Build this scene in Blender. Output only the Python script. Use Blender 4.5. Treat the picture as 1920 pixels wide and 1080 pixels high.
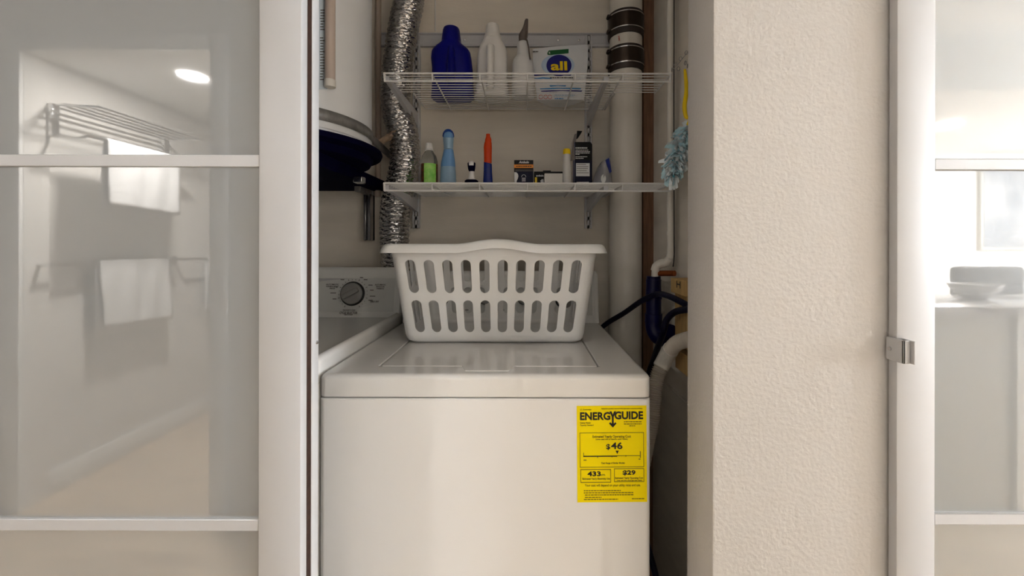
import bpy, bmesh, math, random
from mathutils import Vector, Matrix, noise
random.seed(7)
for o in list(bpy.data.objects):
    bpy.data.objects.remove(o)
scn = bpy.context.scene
COL = scn.collection
R = math.radians

# ------------------------------------------------------------------ camera
F, CX, CY, HC, ROLL = 780.0, 982.0, 460.0, 1.18, 0.002
cam = bpy.data.cameras.new('camera')
cam.sensor_width = 36; cam.lens = F / 1920 * 36
cam.shift_x = -(CX - 960) / 1920
cam.shift_y = -(540 - CY) / 1920
cam.clip_start = 0.02
camo = bpy.data.objects.new('camera', cam); COL.objects.link(camo)
camo.matrix_world = Matrix.Translation((0, 0, HC)) @ Matrix.Rotation(R(90), 4, 'X') @ Matrix.Rotation(ROLL, 4, 'Z')
scn.camera = camo

# ------------------------------------------------------------------ world, exposure
w = bpy.data.worlds.new('sky'); scn.world = w; w.use_nodes = True
bg = w.node_tree.nodes['Background']
bg.inputs[0].default_value = (0.62, 0.78, 1.0, 1); bg.inputs[1].default_value = 1.6
vs = scn.view_settings
vs.view_transform = 'Standard'; vs.look = 'None'; vs.gamma = 1; vs.use_curve_mapping = False
vs.exposure = 1.55

# light strengths (watts)
L_BATH, L_KITCHEN, L_WINDOW = 7, 15, 130
WARM = (1.0, 0.965, 0.92)

def area(name, loc, size, energy, color, rot=(0, 0, 0), shape='DISK', sy=None):
    l = bpy.data.lights.new(name, 'AREA'); l.shape = shape; l.size = size
    if sy: l.size_y = sy
    l.energy = energy; l.color = color
    o = bpy.data.objects.new(name, l); COL.objects.link(o); o.location = loc; o.rotation_euler = rot
    return o
area('window_right_offscreen', (5.75, -0.9, 1.5), 2.2, L_WINDOW, (0.88, 0.94, 1.0), (0, R(90), 0), 'RECTANGLE', 1.5)

# ------------------------------------------------------------------ helpers
def at(u, v, d):                       # pixel + distance -> point (undoes the camera roll)
    x, y = u - CX, v - CY
    x, y = x + y * ROLL, y - x * ROLL
    return Vector((x * d / F, d, HC - y * d / F))
def ux(u, d, v=CY): return at(u, v, d).x
def vz(v, d, u=CX): return at(u, v, d).z

def lin(c):
    out = []
    for x in c[:3]:
        x /= 255.0
        out.append(x / 12.92 if x <= 0.04045 else ((x + 0.055) / 1.055) ** 2.4)
    return (*out, 1)

def mat(name, col, rough=0.5, metal=0.0, bump=0.0, bscale=200.0, var=0.03, vscale=8.0, coat=0.0, coat_ior=1.5,
        trans=0.0, ior=1.45, emit=0.0, alpha=1.0, col2=None, wood=False, bdist=0.002, spec=0.5):
    m = bpy.data.materials.new(name); m.use_nodes = True
    nt = m.node_tree; N = nt.nodes; p = N['Principled BSDF']; LK = nt.links.new
    tc = N.new('ShaderNodeTexCoord'); nz = N.new('ShaderNodeTexNoise')
    nz.inputs['Scale'].default_value = vscale; nz.inputs['Detail'].default_value = 4
    src = tc.outputs['Object']
    if wood:
        mp = N.new('ShaderNodeMapping'); mp.inputs['Scale'].default_value = wood
        LK(src, mp.inputs[0]); src = mp.outputs[0]
    LK(src, nz.inputs['Vector'])
    mx = N.new('ShaderNodeMix'); mx.data_type = 'RGBA'
    c = lin(col)
    if col2: a, b = c, lin(col2)
    else: a = tuple(x * (1 - var) for x in c[:3]) + (1,); b = tuple(min(1, x * (1 + var)) for x in c[:3]) + (1,)
    mx.inputs[6].default_value = a; mx.inputs[7].default_value = b
    rp = N.new('ShaderNodeMapRange'); rp.inputs[1].default_value = 0.35; rp.inputs[2].default_value = 0.65
    LK(nz.outputs['Fac'], rp.inputs[0]); LK(rp.outputs[0], mx.inputs[0]); LK(mx.outputs[2], p.inputs['Base Color'])
    p.inputs['Roughness'].default_value = rough; p.inputs['Metallic'].default_value = metal
    p.inputs['IOR'].default_value = ior; p.inputs['Transmission Weight'].default_value = trans
    p.inputs['Coat Weight'].default_value = coat; p.inputs['Coat IOR'].default_value = coat_ior
    p.inputs['Coat Roughness'].default_value = 0.02; p.inputs['Alpha'].default_value = alpha
    p.inputs['Specular IOR Level'].default_value = spec
    if emit:
        p.inputs['Emission Color'].default_value = c; p.inputs['Emission Strength'].default_value = emit
    if bump:
        bn = N.new('ShaderNodeTexNoise'); bn.inputs['Scale'].default_value = bscale; bn.inputs['Detail'].default_value = 3
        LK(src if wood else tc.outputs['Object'], bn.inputs['Vector'])
        b = N.new('ShaderNodeBump'); b.inputs['Strength'].default_value = bump; b.inputs['Distance'].default_value = bdist
        LK(bn.outputs['Fac'], b.inputs['Height']); LK(b.outputs[0], p.inputs['Normal'])
    return m

class G:
    """collects geometry for ONE mesh"""
    def __init__(s): s.v = []; s.f = []
    def add(s, vs_, fs_):
        k = len(s.v); s.v += [Vector(a) for a in vs_]; s.f += [tuple(i + k for i in f) for f in fs_]; return s
    def bm(s, b):
        b.verts.ensure_lookup_table(); b.verts.index_update()
        s.add([v.co.copy() for v in b.verts], [[v.index for v in f.verts] for f in b.faces]); b.free(); return s
    def box(s, x0, x1, y0, y1, z0, z1, bev=0.0, seg=2):
        b = bmesh.new(); bmesh.ops.create_cube(b, size=1)
        for v in b.verts:
            v.co = Vector(((x0 + x1) / 2 + v.co.x * (x1 - x0), (y0 + y1) / 2 + v.co.y * (y1 - y0), (z0 + z1) / 2 + v.co.z * (z1 - z0)))
        if bev:
            bmesh.ops.bevel(b, geom=b.edges[:], offset=bev, segments=seg, profile=0.5, affect='EDGES')
        return s.bm(b)
    def loft(s, loops, cap0=True, cap1=True, closed=True):
        k = len(s.v); n = len(loops[0])
        for l in loops: s.v += [Vector(p) for p in l]
        for i in range(len(loops) - 1):
            for j in range(n if closed else n - 1):
                a = k + i * n + j; b = k + i * n + (j + 1) % n
                s.f.append((a, b, b + n, a + n))
        if cap0: s.f.append(tuple(k + j for j in range(n))[::-1])
        if cap1: s.f.append(tuple(k + (len(loops) - 1) * n + j for j in range(n)))
        return s
    def tube(s, pts, r, n=12, caps=True, smooth=0):
        pts = [Vector(p) for p in pts]
        if smooth: pts = spline(pts, smooth)
        t0 = (pts[1] - pts[0]).normalized()
        up = Vector((0, 0, 1)) if abs(t0.z) < 0.9 else Vector((1, 0, 0))
        nrm = (up - t0 * up.dot(t0)).normalized(); loops = []
        for i, p in enumerate(pts):
            t = (pts[min(i + 1, len(pts) - 1)] - pts[max(i - 1, 0)]).normalized()
            nrm = (nrm - t * nrm.dot(t)).normalized(); bn = t.cross(nrm)
            rr = r(i / (len(pts) - 1)) if callable(r) else r
            loops.append([p + (nrm * math.cos(2 * math.pi * k / n) + bn * math.sin(2 * math.pi * k / n)) * rr for k in range(n)])
        return s.loft(loops, caps, caps)
    def lathe(s, prof, c, n=32, axis='Z'):
        loops = []
        for r_, h in prof:
            l = []
            for k in range(n):
                a = 2 * math.pi * k / n; x, y = r_ * math.cos(a), r_ * math.sin(a)
                l.append({'Z': (x, y, h), 'Y': (x, h, y), 'X': (h, x, y)}[axis])
            loops.append([Vector(p) + Vector(c) for p in l])
        return s.loft(loops, True, True)
    def prism(s, poly, y0, y1):           # polygon in x,z pushed along y
        return s.loft([[(x, y0, z) for x, z in poly], [(x, y1, z) for x, z in poly]])
    def prismx(s, poly, x0, x1):          # polygon in y,z pushed along x
        return s.loft([[(x0, y, z) for y, z in poly], [(x1, y, z) for y, z in poly]])
    def xf(s, m):
        s.v = [m @ p for p in s.v]; return s

def spline(pts, k):
    out = []
    for i in range(len(pts) - 1):
        p0, p1, p2, p3 = pts[max(i - 1, 0)], pts[i], pts[i + 1], pts[min(i + 2, len(pts) - 1)]
        for j in range(k):
            t = j / k
            out.append(0.5 * ((2 * p1) + (p2 - p0) * t + (2 * p0 - 5 * p1 + 4 * p2 - p3) * t * t + (3 * p1 - p0 - 3 * p2 + p3) * t ** 3))
    out.append(pts[-1]); return out

def obj(name, g, m, parent=None, smooth=40, recalc=True):
    me = bpy.data.meshes.new(name); me.from_pydata([tuple(p) for p in g.v], [], g.f)
    if recalc:
        b = bmesh.new(); b.from_mesh(me); bmesh.ops.recalc_face_normals(b, faces=b.faces[:]); b.to_mesh(me); b.free()
    if smooth:
        me.shade_smooth(); me.set_sharp_from_angle(angle=R(smooth))
    me.materials.append(m)
    o = bpy.data.objects.new(name, me); COL.objects.link(o)
    if parent: adopt(o, parent)
    else:                                    # origin at the base of a thing that is one mesh
        lo = Vector([min(p[i] for p in g.v) for i in range(3)]); hi = Vector([max(p[i] for p in g.v) for i in range(3)])
        c = Vector(((lo.x + hi.x) / 2, (lo.y + hi.y) / 2, lo.z))
        me.transform(Matrix.Translation(-c)); o.location = c
    return o
def adopt(o, parent):
    o.parent = parent; o.matrix_parent_inverse = world(parent).inverted()
def world(o):
    return (world(o.parent) @ o.matrix_parent_inverse @ o.matrix_basis) if o.parent else o.matrix_basis.copy()
def tag(o, label, cat=None, group=None, kind=None):
    o['label'] = label
    if cat: o['category'] = cat
    if group: o['group'] = group
    if kind: o['kind'] = kind
    return o
def thing(name, loc, label, cat, group=None, kind=None):
    o = bpy.data.objects.new(name, None); COL.objects.link(o); o.location = loc; o.empty_display_size = 0.05
    return tag(o, label, cat, group, kind)
def struct(name, g, m, label=None):
    o = obj(name, g, m); o['kind'] = 'structure'
    if label: o['label'] = label
    return o

def rrect(cx, cy, hx, hy, r, z, n=5):
    pts = []
    for sx, sy, a0 in ((1, 1, 0), (-1, 1, 90), (-1, -1, 180), (1, -1, 270)):
        for k in range(n + 1):
            a = R(a0 + 90 * k / n)
            pts.append(Vector((cx + sx * (hx - r) + r * math.cos(a), cy + sy * (hy - r) + r * math.sin(a), z)))
    return pts
def sup(cx, cy, z, a, b, p=2.0, n=36, slope=0.0):
    l = []
    for k in range(n):
        t = 2 * math.pi * k / n; c, s_ = math.cos(t), math.sin(t)
        x = a * math.copysign(abs(c) ** (2 / p), c); y = b * math.copysign(abs(s_) ** (2 / p), s_)
        l.append(Vector((cx + x, cy + y, z + slope * x)))
    return l
def prof(rows, d, ratio, p=2.3, slope=0.0):        # rows of (v, u_left, u_right) at distance d -> lofted body
    loops = []
    for r_ in rows:
        v, a, b = r_[:3]; q = r_[3] if len(r_) > 3 else ratio; pp = r_[4] if len(r_) > 4 else p
        um = (a + b) / 2; hw = (b - a) / 2 * d / F
        loops.append(sup(ux(um, d, v), d, vz(v, d, um), hw, hw * q, pp, slope=slope))
    return G().loft(loops)

def text(name, body, c, wd, ht, m, parent=None, bold=0.0, tilt=0.0, rotz=0.0, lean=0.0, th=0.0003, make=True):
    cu = bpy.data.curves.new(name, 'FONT'); cu.body = body; cu.size = 1; cu.offset = bold; cu.shear = lean
    cu.extrude = 0.01; cu.resolution_u = 3; cu.align_x = 'CENTER'
    o = bpy.data.objects.new(name, cu); COL.objects.link(o)
    dg = bpy.context.evaluated_depsgraph_get(); me = bpy.data.meshes.new_from_object(o.evaluated_get(dg))
    vs_ = [v.co.copy() for v in me.vertices]; fs_ = [tuple(p.vertices) for p in me.polygons]
    bpy.data.objects.remove(o); bpy.data.curves.remove(cu); bpy.data.meshes.remove(me)
    x0, x1 = min(v.x for v in vs_), max(v.x for v in vs_); y0, y1 = min(v.y for v in vs_), max(v.y for v in vs_)
    if ht is None: ht = wd * (y1 - y0) / (x1 - x0)
    if wd is None: wd = ht * (x1 - x0) / (y1 - y0)
    M = Matrix.Translation(c) @ Matrix.Rotation(-tilt, 4, 'X') @ Matrix.Rotation(rotz, 4, 'Y')
    pts = [M @ Vector(((v.x - (x0 + x1) / 2) / (x1 - x0) * wd, -v.z / 0.01 * th, (v.y - (y0 + y1) / 2) / (y1 - y0) * ht)) for v in vs_]
    g = G().add(pts, fs_)
    if not make: return g
    return obj(name, g, m, parent, smooth=0, recalc=False)

# ------------------------------------------------------------------ materials
M = {}
M['wall'] = mat('painted_wall', (216, 211, 206), 0.75, bump=0.55, bscale=150, var=0.015, vscale=3)
M['wall_plain'] = mat('smooth_painted_wall', (228, 224, 218), 0.7, bump=0.1, bscale=120, var=0.015)
M['closet'] = mat('closet_wall', (231, 222, 209), 0.8, bump=0.25, bscale=60, var=0.035, vscale=4, wood=(1, 1, 6))
M['ceil'] = mat('ceiling_paint', (238, 236, 232), 0.8, bump=0.1, bscale=100, var=0.01)
M['floor'] = mat('pale_oak_floor', (222, 200, 172), 0.45, bump=0.05, bscale=40, var=0.12, vscale=6, wood=(0.6, 6, 1))
M['alu'] = mat('satin_aluminium', (198, 197, 197), 0.5, metal=0.15, var=0.01, bump=0.02, bscale=300)
M['pane'] = mat('frosted_back_glass', (141, 144, 146), 0.55, var=0.01, vscale=2, coat=1.0, coat_ior=3.3)
M['enamel'] = mat('white_enamel', (238, 235, 231), 0.36, var=0.008, vscale=3)
M['enamel_top'] = mat('white_enamel_top', (230, 227, 222), 0.18, var=0.01, vscale=3, coat=0.5)
M['console'] = mat('grey_white_console', (238, 237, 234), 0.35, var=0.01)
M['panel_grey'] = mat('pale_grey_panel', (222, 222, 219), 0.4, var=0.01)
M['knob'] = mat('grey_knob', (150, 148, 145), 0.4, var=0.02)
M['knob_dark'] = mat('dark_knob_ring', (34, 32, 32), 0.4)
M['ink'] = mat('black_ink', (26, 22, 20), 0.6, var=0.02)
M['inkgrey'] = mat('grey_ink', (74, 70, 68), 0.6, var=0.02)
M['yellow'] = mat('yellow_label', (255, 228, 0), 0.6, spec=0.15, var=0.012, vscale=6)
M['ink_olive'] = mat('thin_ink_on_yellow', (110, 92, 8), 0.6)
M['basket'] = mat('white_plastic', (240, 239, 237), 0.38, var=0.006)
M['wire'] = mat('white_coated_wire', (226, 224, 222), 0.4, var=0.01)
M['track'] = mat('pale_grey_steel', (200, 199, 202), 0.45, metal=0.1, var=0.02)
M['foil'] = mat('crinkled_foil', (205, 204, 205), 0.2, metal=1.0, bump=0.9, bscale=170, var=0.06, vscale=30, bdist=0.004)
def foil_bump(m):
    nt = m.node_tree; N = nt.nodes; tc = [n for n in N if n.type == 'TEX_COORD'][0]; b = [n for n in N if n.type == 'BUMP'][0]
    vo = N.new('ShaderNodeTexVoronoi'); vo.inputs['Scale'].default_value = 1; vo.inputs['Randomness'].default_value = 1
    mp = N.new('ShaderNodeMapping'); mp.inputs['Scale'].default_value = (75, 75, 230); mp.inputs['Rotation'].default_value = (0.1, 0.2, 0)
    nt.links.new(tc.outputs['Object'], mp.inputs[0]); nt.links.new(mp.outputs[0], vo.inputs['Vector']); nt.links.new(vo.outputs['Distance'], b.inputs['Height'])
    b.inputs['Strength'].default_value = 1.0; b.inputs['Distance'].default_value = 0.0032
foil_bump(M['foil'])
M['tape'] = mat('brown_tape', (150, 128, 110), 0.35, bump=0.6, bscale=80, var=0.2, vscale=30)
M['pvc'] = mat('white_pvc', (222, 216, 206), 0.4, var=0.03, vscale=6)
M['rubber'] = mat('black_rubber', (44, 34, 30), 0.45, var=0.1)
M['steelband'] = mat('shield_band_steel', (62, 52, 46), 0.3, metal=0.8, var=0.15, vscale=20)
M['steel'] = mat('bright_steel', (205, 205, 208), 0.2, metal=1.0, var=0.03)
M['chrome'] = mat('chrome', (225, 225, 225), 0.1, metal=1.0, var=0.01)
M['galv'] = mat('galvanised_strap', (150, 148, 146), 0.42, metal=0.6, bump=0.2, bscale=120, var=0.18, vscale=40)
M['heater'] = mat('white_heater_jacket', (226, 226, 226), 0.35, var=0.01)
M['navy'] = mat('navy_black_plastic', (5, 4, 34), 0.8, spec=0.05, var=0.15, vscale=20)
M['navy_pipe'] = mat('navy_abs_pipe', (8, 7, 56), 0.4, spec=0.3, var=0.12, vscale=18)
M['hose_black'] = mat('dark_navy_hose', (9, 9, 36), 0.45, spec=0.3, var=0.1)
M['hose_grey'] = mat('grey_corrugated_hose', (196, 186, 172), 0.5, var=0.04)
M['copper'] = mat('copper', (170, 92, 48), 0.3, metal=0.9, var=0.1)
M['lumber'] = mat('raw_lumber', (196, 160, 104), 0.7, var=0.12, vscale=12, wood=(8, 8, 1), bump=0.1, bscale=40)
M['corner_brown'] = mat('streaked_brown', (128, 94, 70), 0.7, var=0.2, vscale=14, wood=(8, 8, 0.8))
M['beige_pipe'] = mat('beige_painted_pipe', (196, 178, 164), 0.5, var=0.03)
M['blue_bottle'] = mat('royal_blue_plastic', (3, 4, 112), 0.4, var=0.08, spec=0.2)
M['white_bottle'] = mat('milky_white_plastic', (228, 225, 222), 0.35, var=0.01)
M['spray'] = mat('translucent_white_plastic', (218, 217, 216), 0.35, var=0.02)
M['trigger'] = mat('brown_grey_trigger', (96, 84, 78), 0.4, var=0.1)
M['pouch'] = mat('white_pouch_film', (226, 228, 232), 0.22, var=0.02, bump=0.25, bscale=25, bdist=0.006)
M['navy_print'] = mat('navy_print', (22, 24, 120), 0.35, var=0.05)
M['lightblue_print'] = mat('light_blue_print', (70, 140, 200), 0.35, var=0.1)
M['yellow_print'] = mat('yellow_print', (250, 214, 20), 0.35, var=0.02)
M['green_print'] = mat('green_print', (22, 96, 52), 0.35, var=0.05)
M['red_print'] = mat('red_print', (196, 60, 56), 0.4)
M['clear'] = mat('clear_plastic', (240, 242, 242), 0.05, trans=1.0, ior=1.3, var=0.0)
M['green_label'] = mat('green_bottle_label', (128, 206, 84), 0.4, col2=(176, 226, 120), vscale=60)
M['fruit_label'] = mat('fruit_print', (120, 60, 30), 0.4, col2=(40, 50, 24), vscale=90)
M['lightblue'] = mat('light_blue_plastic', (112, 160, 212), 0.3, var=0.03)
M['palerblue'] = mat('pale_blue_plastic', (150, 182, 208), 0.3, var=0.03)
M['midblue'] = mat('mid_blue_cap', (40, 78, 164), 0.25, var=0.05)
M['orange'] = mat('orange_plastic', (212, 62, 3), 0.35, spec=0.3, var=0.03)
M['bluepack'] = mat('blue_glossy_pack', (14, 34, 128), 0.2, spec=0.4, col2=(20, 40, 120), vscale=30)
M['teal'] = mat('teal_print', (40, 150, 160), 0.3)
M['blackbox'] = mat('black_card', (9, 9, 14), 0.5, spec=0.25, var=0.1)
M['navybox'] = mat('navy_card', (10, 12, 44), 0.5, spec=0.25, var=0.1)
M['sidebox'] = mat('blue_card_side', (46, 56, 110), 0.4, var=0.1)
M['greycard'] = mat('grey_card_inside', (150, 142, 138), 0.6, var=0.05)
M['orangeband'] = mat('orange_band', (244, 150, 50), 0.5, var=0.02)
M['white_print'] = mat('white_print', (232, 232, 232), 0.5, var=0.01)
M['whitecard'] = mat('white_card', (226, 222, 216), 0.6, var=0.015)
M['bagfilm'] = mat('plastic_bag_film', (215, 215, 225), 0.12, alpha=0.38, bump=0.7, bscale=40, bdist=0.006)
M['bagstuff'] = mat('brown_grey_parts', (110, 92, 86), 0.5, var=0.4, vscale=60, col2=(60, 50, 60))
M['duster_white'] = mat('white_fibres', (240, 247, 250), 0.8, var=0.03)
M['duster_blue'] = mat('light_blue_fibres', (204, 238, 247), 0.8, var=0.05)
M['duster_teal'] = mat('teal_fibres', (96, 200, 214), 0.8, var=0.05)
M['duster_handle'] = mat('yellow_handle', (250, 214, 10), 0.3, var=0.02)
M['labelpaper'] = mat('pale_paper_label', (190, 200, 208), 0.5, var=0.03)
M['towel'] = mat('white_terry', (242, 241, 240), 0.95, bump=0.7, bscale=500, var=0.01)
M['lamp'] = mat('lamp_lens', (255, 248, 238), 0.4, emit=3.0)
M['marble'] = mat('marble_top', (226, 222, 218), 0.2, col2=(170, 164, 160), vscale=5)
M['cabinet'] = mat('greige_cabinet', (204, 200, 190), 0.5, var=0.02)
M['stool'] = mat('grey_upholstery', (112, 110, 108), 0.8, var=0.05, bump=0.3)
M['art'] = mat('abstract_art_print', (150, 152, 156), 0.6, col2=(196, 194, 192), vscale=3)
M['windowglass'] = mat('window_glass', (255, 255, 255), 0.0, trans=1.0, ior=1.0, alpha=0.15)

# ------------------------------------------------------------------ the setting
ZC = 2.42
YW, YWB = 0.69, 0.80                 # front and back of the closet's front wall
XR0 = ux(1337, YW)                   # right edge of the closet opening
XSIDE, YBACK = 0.46, 1.53
XL = -1.38
struct('floor', G().box(-3.3, 5.8, -3.0, 1.62, -0.06, 0), M['floor'])
struct('ceiling', G().box(-3.3, 5.8, -3.0, 1.62, ZC, ZC + 0.06), M['ceil'])
struct('wall_front_right', G().box(XR0, 5.7, YW, YWB, 0, ZC, 0.004, 2), M['wall'])
struct('wall_front_left', G().box(-3.2, XL, YW, YWB, 0, ZC), M['wall'])
struct('wall_front_header', G().box(XL, XR0, YW + 0.004, YWB - 0.004, 2.33, ZC), M['wall'])
struct('wall_closet_back', G().box(-1.5, 0.55, YBACK, 1.58, 0, ZC), M['closet'])
struct('wall_closet_right', G().box(XSIDE, 0.54, YWB, YBACK, 0, ZC), M['closet'])
struct('wall_closet_left', G().box(-1.5, -1.42, YWB, YBACK, 0, ZC), M['closet'])
# hall wall behind the viewer with the bathroom doorway
BX0, BX1, BZ = -2.215, -1.38, 2.034
struct('wall_hall', G().box(-3.2, BX0, -0.63, -0.53, 0, ZC).box(BX1, -0.5, -0.63, -0.53, 0, ZC).box(BX0, BX1, -0.63, -0.53, BZ, ZC), M['wall_plain'])
struct('wall_hall_left', G().box(-3.3, -3.2, -0.63, 0.80, 0, ZC), M['wall_plain'])
struct('trim_1', G().box(BX1, BX1 + 0.075, -0.53, -0.512, 0, BZ + 0.075, 0.004).box(BX0 - 0.075, BX1, -0.53, -0.512, BZ, BZ + 0.075, 0.004)
       .box(BX0 - 0.075, BX0, -0.53, -0.512, 0, BZ, 0.004), M['ceil'])
struct('wall_bath_left', G().box(-2.34, -2.24, -2.8, -0.63, 0, ZC), M['wall_plain'])
struct('wall_bath_back', G().box(-2.34, -0.5, -2.9, -2.8, 0, ZC), M['wall_plain'])
struct('wall_bath_right', G().box(-0.6, -0.5, -2.8, -0.63, 0, ZC), M['wall_plain'])
struct('ceiling_bath', G().box(-2.24, -0.6, -2.8, -0.63, 2.05, 2.10), M['ceil'])
struct('baseboard_bath', G().box(-2.24, -2.226, -2.8, -0.64, 0, 0.11, 0.003), M['ceil'])
struct('wall_kitchen_back', G().box(-0.5, 5.8, -2.95, -2.85, 0, ZC), M['wall_plain'])
struct('wall_kitchen_left', G().box(-0.5, -0.44, -2.85, -0.53, 0, ZC), M['wall_plain'])
struct('ceiling_soffit', G().box(1.7, 5.7, -2.85, -1.13, 2.11, ZC), M['ceil'])
struct('wall_kitchen_right', G().box(5.6, 5.7, -2.85, -2.0, 0, ZC).box(5.6, 5.7, 0.2, 0.69, 0, ZC)
       .box(5.6, 5.7, -2.0, 0.2, 0, 0.75).box(5.6, 5.7, -2.0, 0.2, 2.25, ZC), M['wall_plain'])
wn = thing('window_1', (5.65, -0.9, 0.75), 'wide kitchen window with a white frame', None, kind='structure')
obj('frame', G().box(5.6, 5.7, -2.0, -1.94, 0.75, 2.25).box(5.6, 5.7, 0.14, 0.2, 0.75, 2.25).box(5.6, 5.7, -1.94, 0.14, 0.75, 0.81)
    .box(5.6, 5.7, -1.94, 0.14, 2.19, 2.25).box(5.62, 5.68, -0.93, -0.87, 0.81, 2.19), M['ceil'], wn)
for a, b in ((-1.94, -0.93), (-0.87, 0.14)):
    obj('pane', G().box(5.645, 5.652, a, b, 0.81, 2.19), M['windowglass'], wn)

struct('trim_3', G().box(XSIDE - 0.006, XSIDE, YWB, 1.40, 0, 0.74), M['closet'])
# streaked brown strip filling the back corner beside the drain stack
struct('trim_2', G().box(0.424, XSIDE, 1.475, YBACK, 0, ZC), M['corner_brown'])

# ------------------------------------------------------------------ sliding doors
def sliding_door(name, x0, x1, y0, th, z_rails, label, stile=0.0665, zt=2.32, wide=0.0665):
    t = thing(name, ((x0 + x1) / 2, y0 + th / 2, 0.0), label, 'door', kind='structure')
    for a, b in ((x0, x0 + stile), (x1 - wide, x1)):
        obj('stile', G().box(a, b, y0, y0 + th, 0.012, zt, 0.0022, 2), M['alu'], t)
    a, b = x0 + stile, x1 - wide
    rails = [(0.012, 0.10)] + [(z - 0.0092, z + 0.0092) for z in z_rails] + [(zt - 0.07, zt)]
    for r0, r1 in rails:
        obj('rail', G().box(a, b, y0 + 0.001, y0 + th - 0.002, r0, r1, 0.0012, 1), M['alu'], t)
    for i in range(len(rails) - 1):
        obj('pane', G().box(a - 0.004, b + 0.004, y0 + 0.006, y0 + 0.012, rails[i][1] - 0.003, rails[i + 1][0] + 0.003), M['pane'], t)
    return t
ZR = [0.7405, 1.3117, 1.883]
d1 = sliding_door('door_1', -1.27, -0.348, 0.65, 0.0195, ZR, 'sliding closet door with white frosted panes, in front of the water heater', stile=0.0665)
d2 = sliding_door('door_2', -1.27, -0.348, 0.685, 0.0225, ZR, 'rear sliding closet door tucked behind the front door, only its edge showing')
d3 = sliding_door('door_3', ux(1682, 0.668), 1.52, 0.668, 0.016, ZR, 'sliding door with grey glass panes to the right of the textured wall', stile=0.0620)
obj('gap_strip', G().box(-0.372, -0.3495, 0.669, 0.6845, 0.02, 2.31), mat('speckled_dark_brown', (52, 30, 20), 0.9, var=0.3, vscale=120), d1)  # dark brown strip filling the gap between front and rear door
sc = at(593.5, 642, 0.70)
obj('screw', G().lathe([(0.0001, 0.0016), (0.0028, 0.0014), (0.0034, 0.0), (0.0034, -0.003)], (-0.348, sc.y, sc.z), 14, 'X'), M['steel'], d2)
# pull bracket on the right door's edge
zb0, zb1 = vz(676, 0.668), vz(633, 0.668)
xe = ux(1682, 0.668)
pl = obj('pull_bracket', G().box(xe - 0.004, xe - 0.0005, 0.652, 0.684, zb0, zb1, 0.001, 1).box(xe - 0.004, xe + 0.007, 0.652, 0.6555, zb0, zb1, 0.001, 1)
         .box(xe + 0.007, xe + 0.0105, 0.646, 0.6675, zb0, zb1, 0.001, 1), M['alu'], d3)
pl['label'] = 'small aluminium pull bracket'
obj('screw', G().lathe([(0.0001, -0.002), (0.003, -0.0018), (0.0036, 0.001)], (xe - 0.004, 0.676, (zb0 + zb1) / 2), 14, 'X'), M['steel'], pl)

# ------------------------------------------------------------------ washer
WX0, WX1, WY0, WY1, WZ = -0.4086, 0.2554, 0.83, 1.4355, 0.9214
SEAM = vz(746, WY0, 900)
wa = thing('washing_machine', ((WX0 + WX1) / 2, (WY0 + WY1) / 2, 0), 'white top-loading washing machine with a yellow energy sticker, under the laundry basket', 'washing machine')
cxw, hxw, cyw, hyw = (WX0 + WX1) / 2, (WX1 - WX0) / 2, (WY0 + WY1) / 2, (WY1 - WY0) / 2
g = G(); g.loft([rrect(cxw, cyw, hxw - 0.006, hyw - 0.006, 0.012, 0.03), rrect(cxw, cyw, hxw - 0.006, hyw - 0.006, 0.012, 0.06),
                 rrect(cxw, cyw, hxw, hyw, 0.012, 0.061), rrect(cxw, cyw, hxw, hyw, 0.012, SEAM - 0.004),
                 rrect(cxw, cyw, hxw - 0.002, hyw - 0.002, 0.010, SEAM - 0.002)])
obj('cabinet', g, M['enamel'], wa)
obj('seam', G().loft([rrect(cxw, cyw, hxw - 0.008, hyw - 0.008, 0.008, SEAM - 0.006), rrect(cxw, cyw, hxw - 0.008, hyw - 0.008, 0.008, 0.893)]), M['enamel'], wa)
for sx in (WX0 + 0.06, WX1 - 0.06):
    for sy in (WY0 + 0.06, WY1 - 0.06):
        obj('foot', G().lathe([(0.02, 0), (0.022, 0.004), (0.022, 0.012), (0.01, 0.014), (0.01, 0.04)], (sx, sy, 0), 16), M['rubber'], wa)
# top deck: a ring around the lid, rounded edges
LD = 0.8886
lx0, lx1, ly0, ly1 = ux(712, LD, 687), ux(1122, LD, 687), LD, 1.362
lcx, lhx, lcy, lhy = (lx0 + lx1) / 2, (lx1 - lx0) / 2, (ly0 + ly1) / 2, (ly1 - ly0) / 2
lps = [rrect(lcx, lcy, lhx + 0.002, lhy + 0.002, 0.008, 0.90), rrect(lcx, lcy, lhx + 0.002, lhy + 0.002, 0.008, WZ - 0.0015), rrect(lcx, lcy, lhx + 0.0035, lhy + 0.0035, 0.008, WZ), rrect(lcx, lcy, lhx + 0.0055, lhy + 0.0055, 0.008, WZ), rrect(cxw, cyw, hxw - 0.0125, hyw - 0.0125, 0.012, WZ)]
rr_ = 0.010
for k in range(7):
    a = R(90 * k / 6); lps.append(rrect(cxw, cyw, hxw - rr_ + rr_ * math.sin(a), hyw - rr_ + rr_ * math.sin(a), 0.014, WZ - rr_ + rr_ * math.cos(a)))
lps += [rrect(cxw, cyw, hxw, hyw, 0.014, WZ - rr_ - 0.002), rrect(cxw, cyw, hxw, hyw, 0.014, SEAM + 0.004), rrect(cxw, cyw, hxw, hyw, 0.014, SEAM + 0.002), rrect(cxw, cyw, hxw - 0.003, hyw - 0.003, 0.012, SEAM)]
obj('top_deck', G().loft(lps, False, False), M['enamel_top'], wa, 50)
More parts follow.
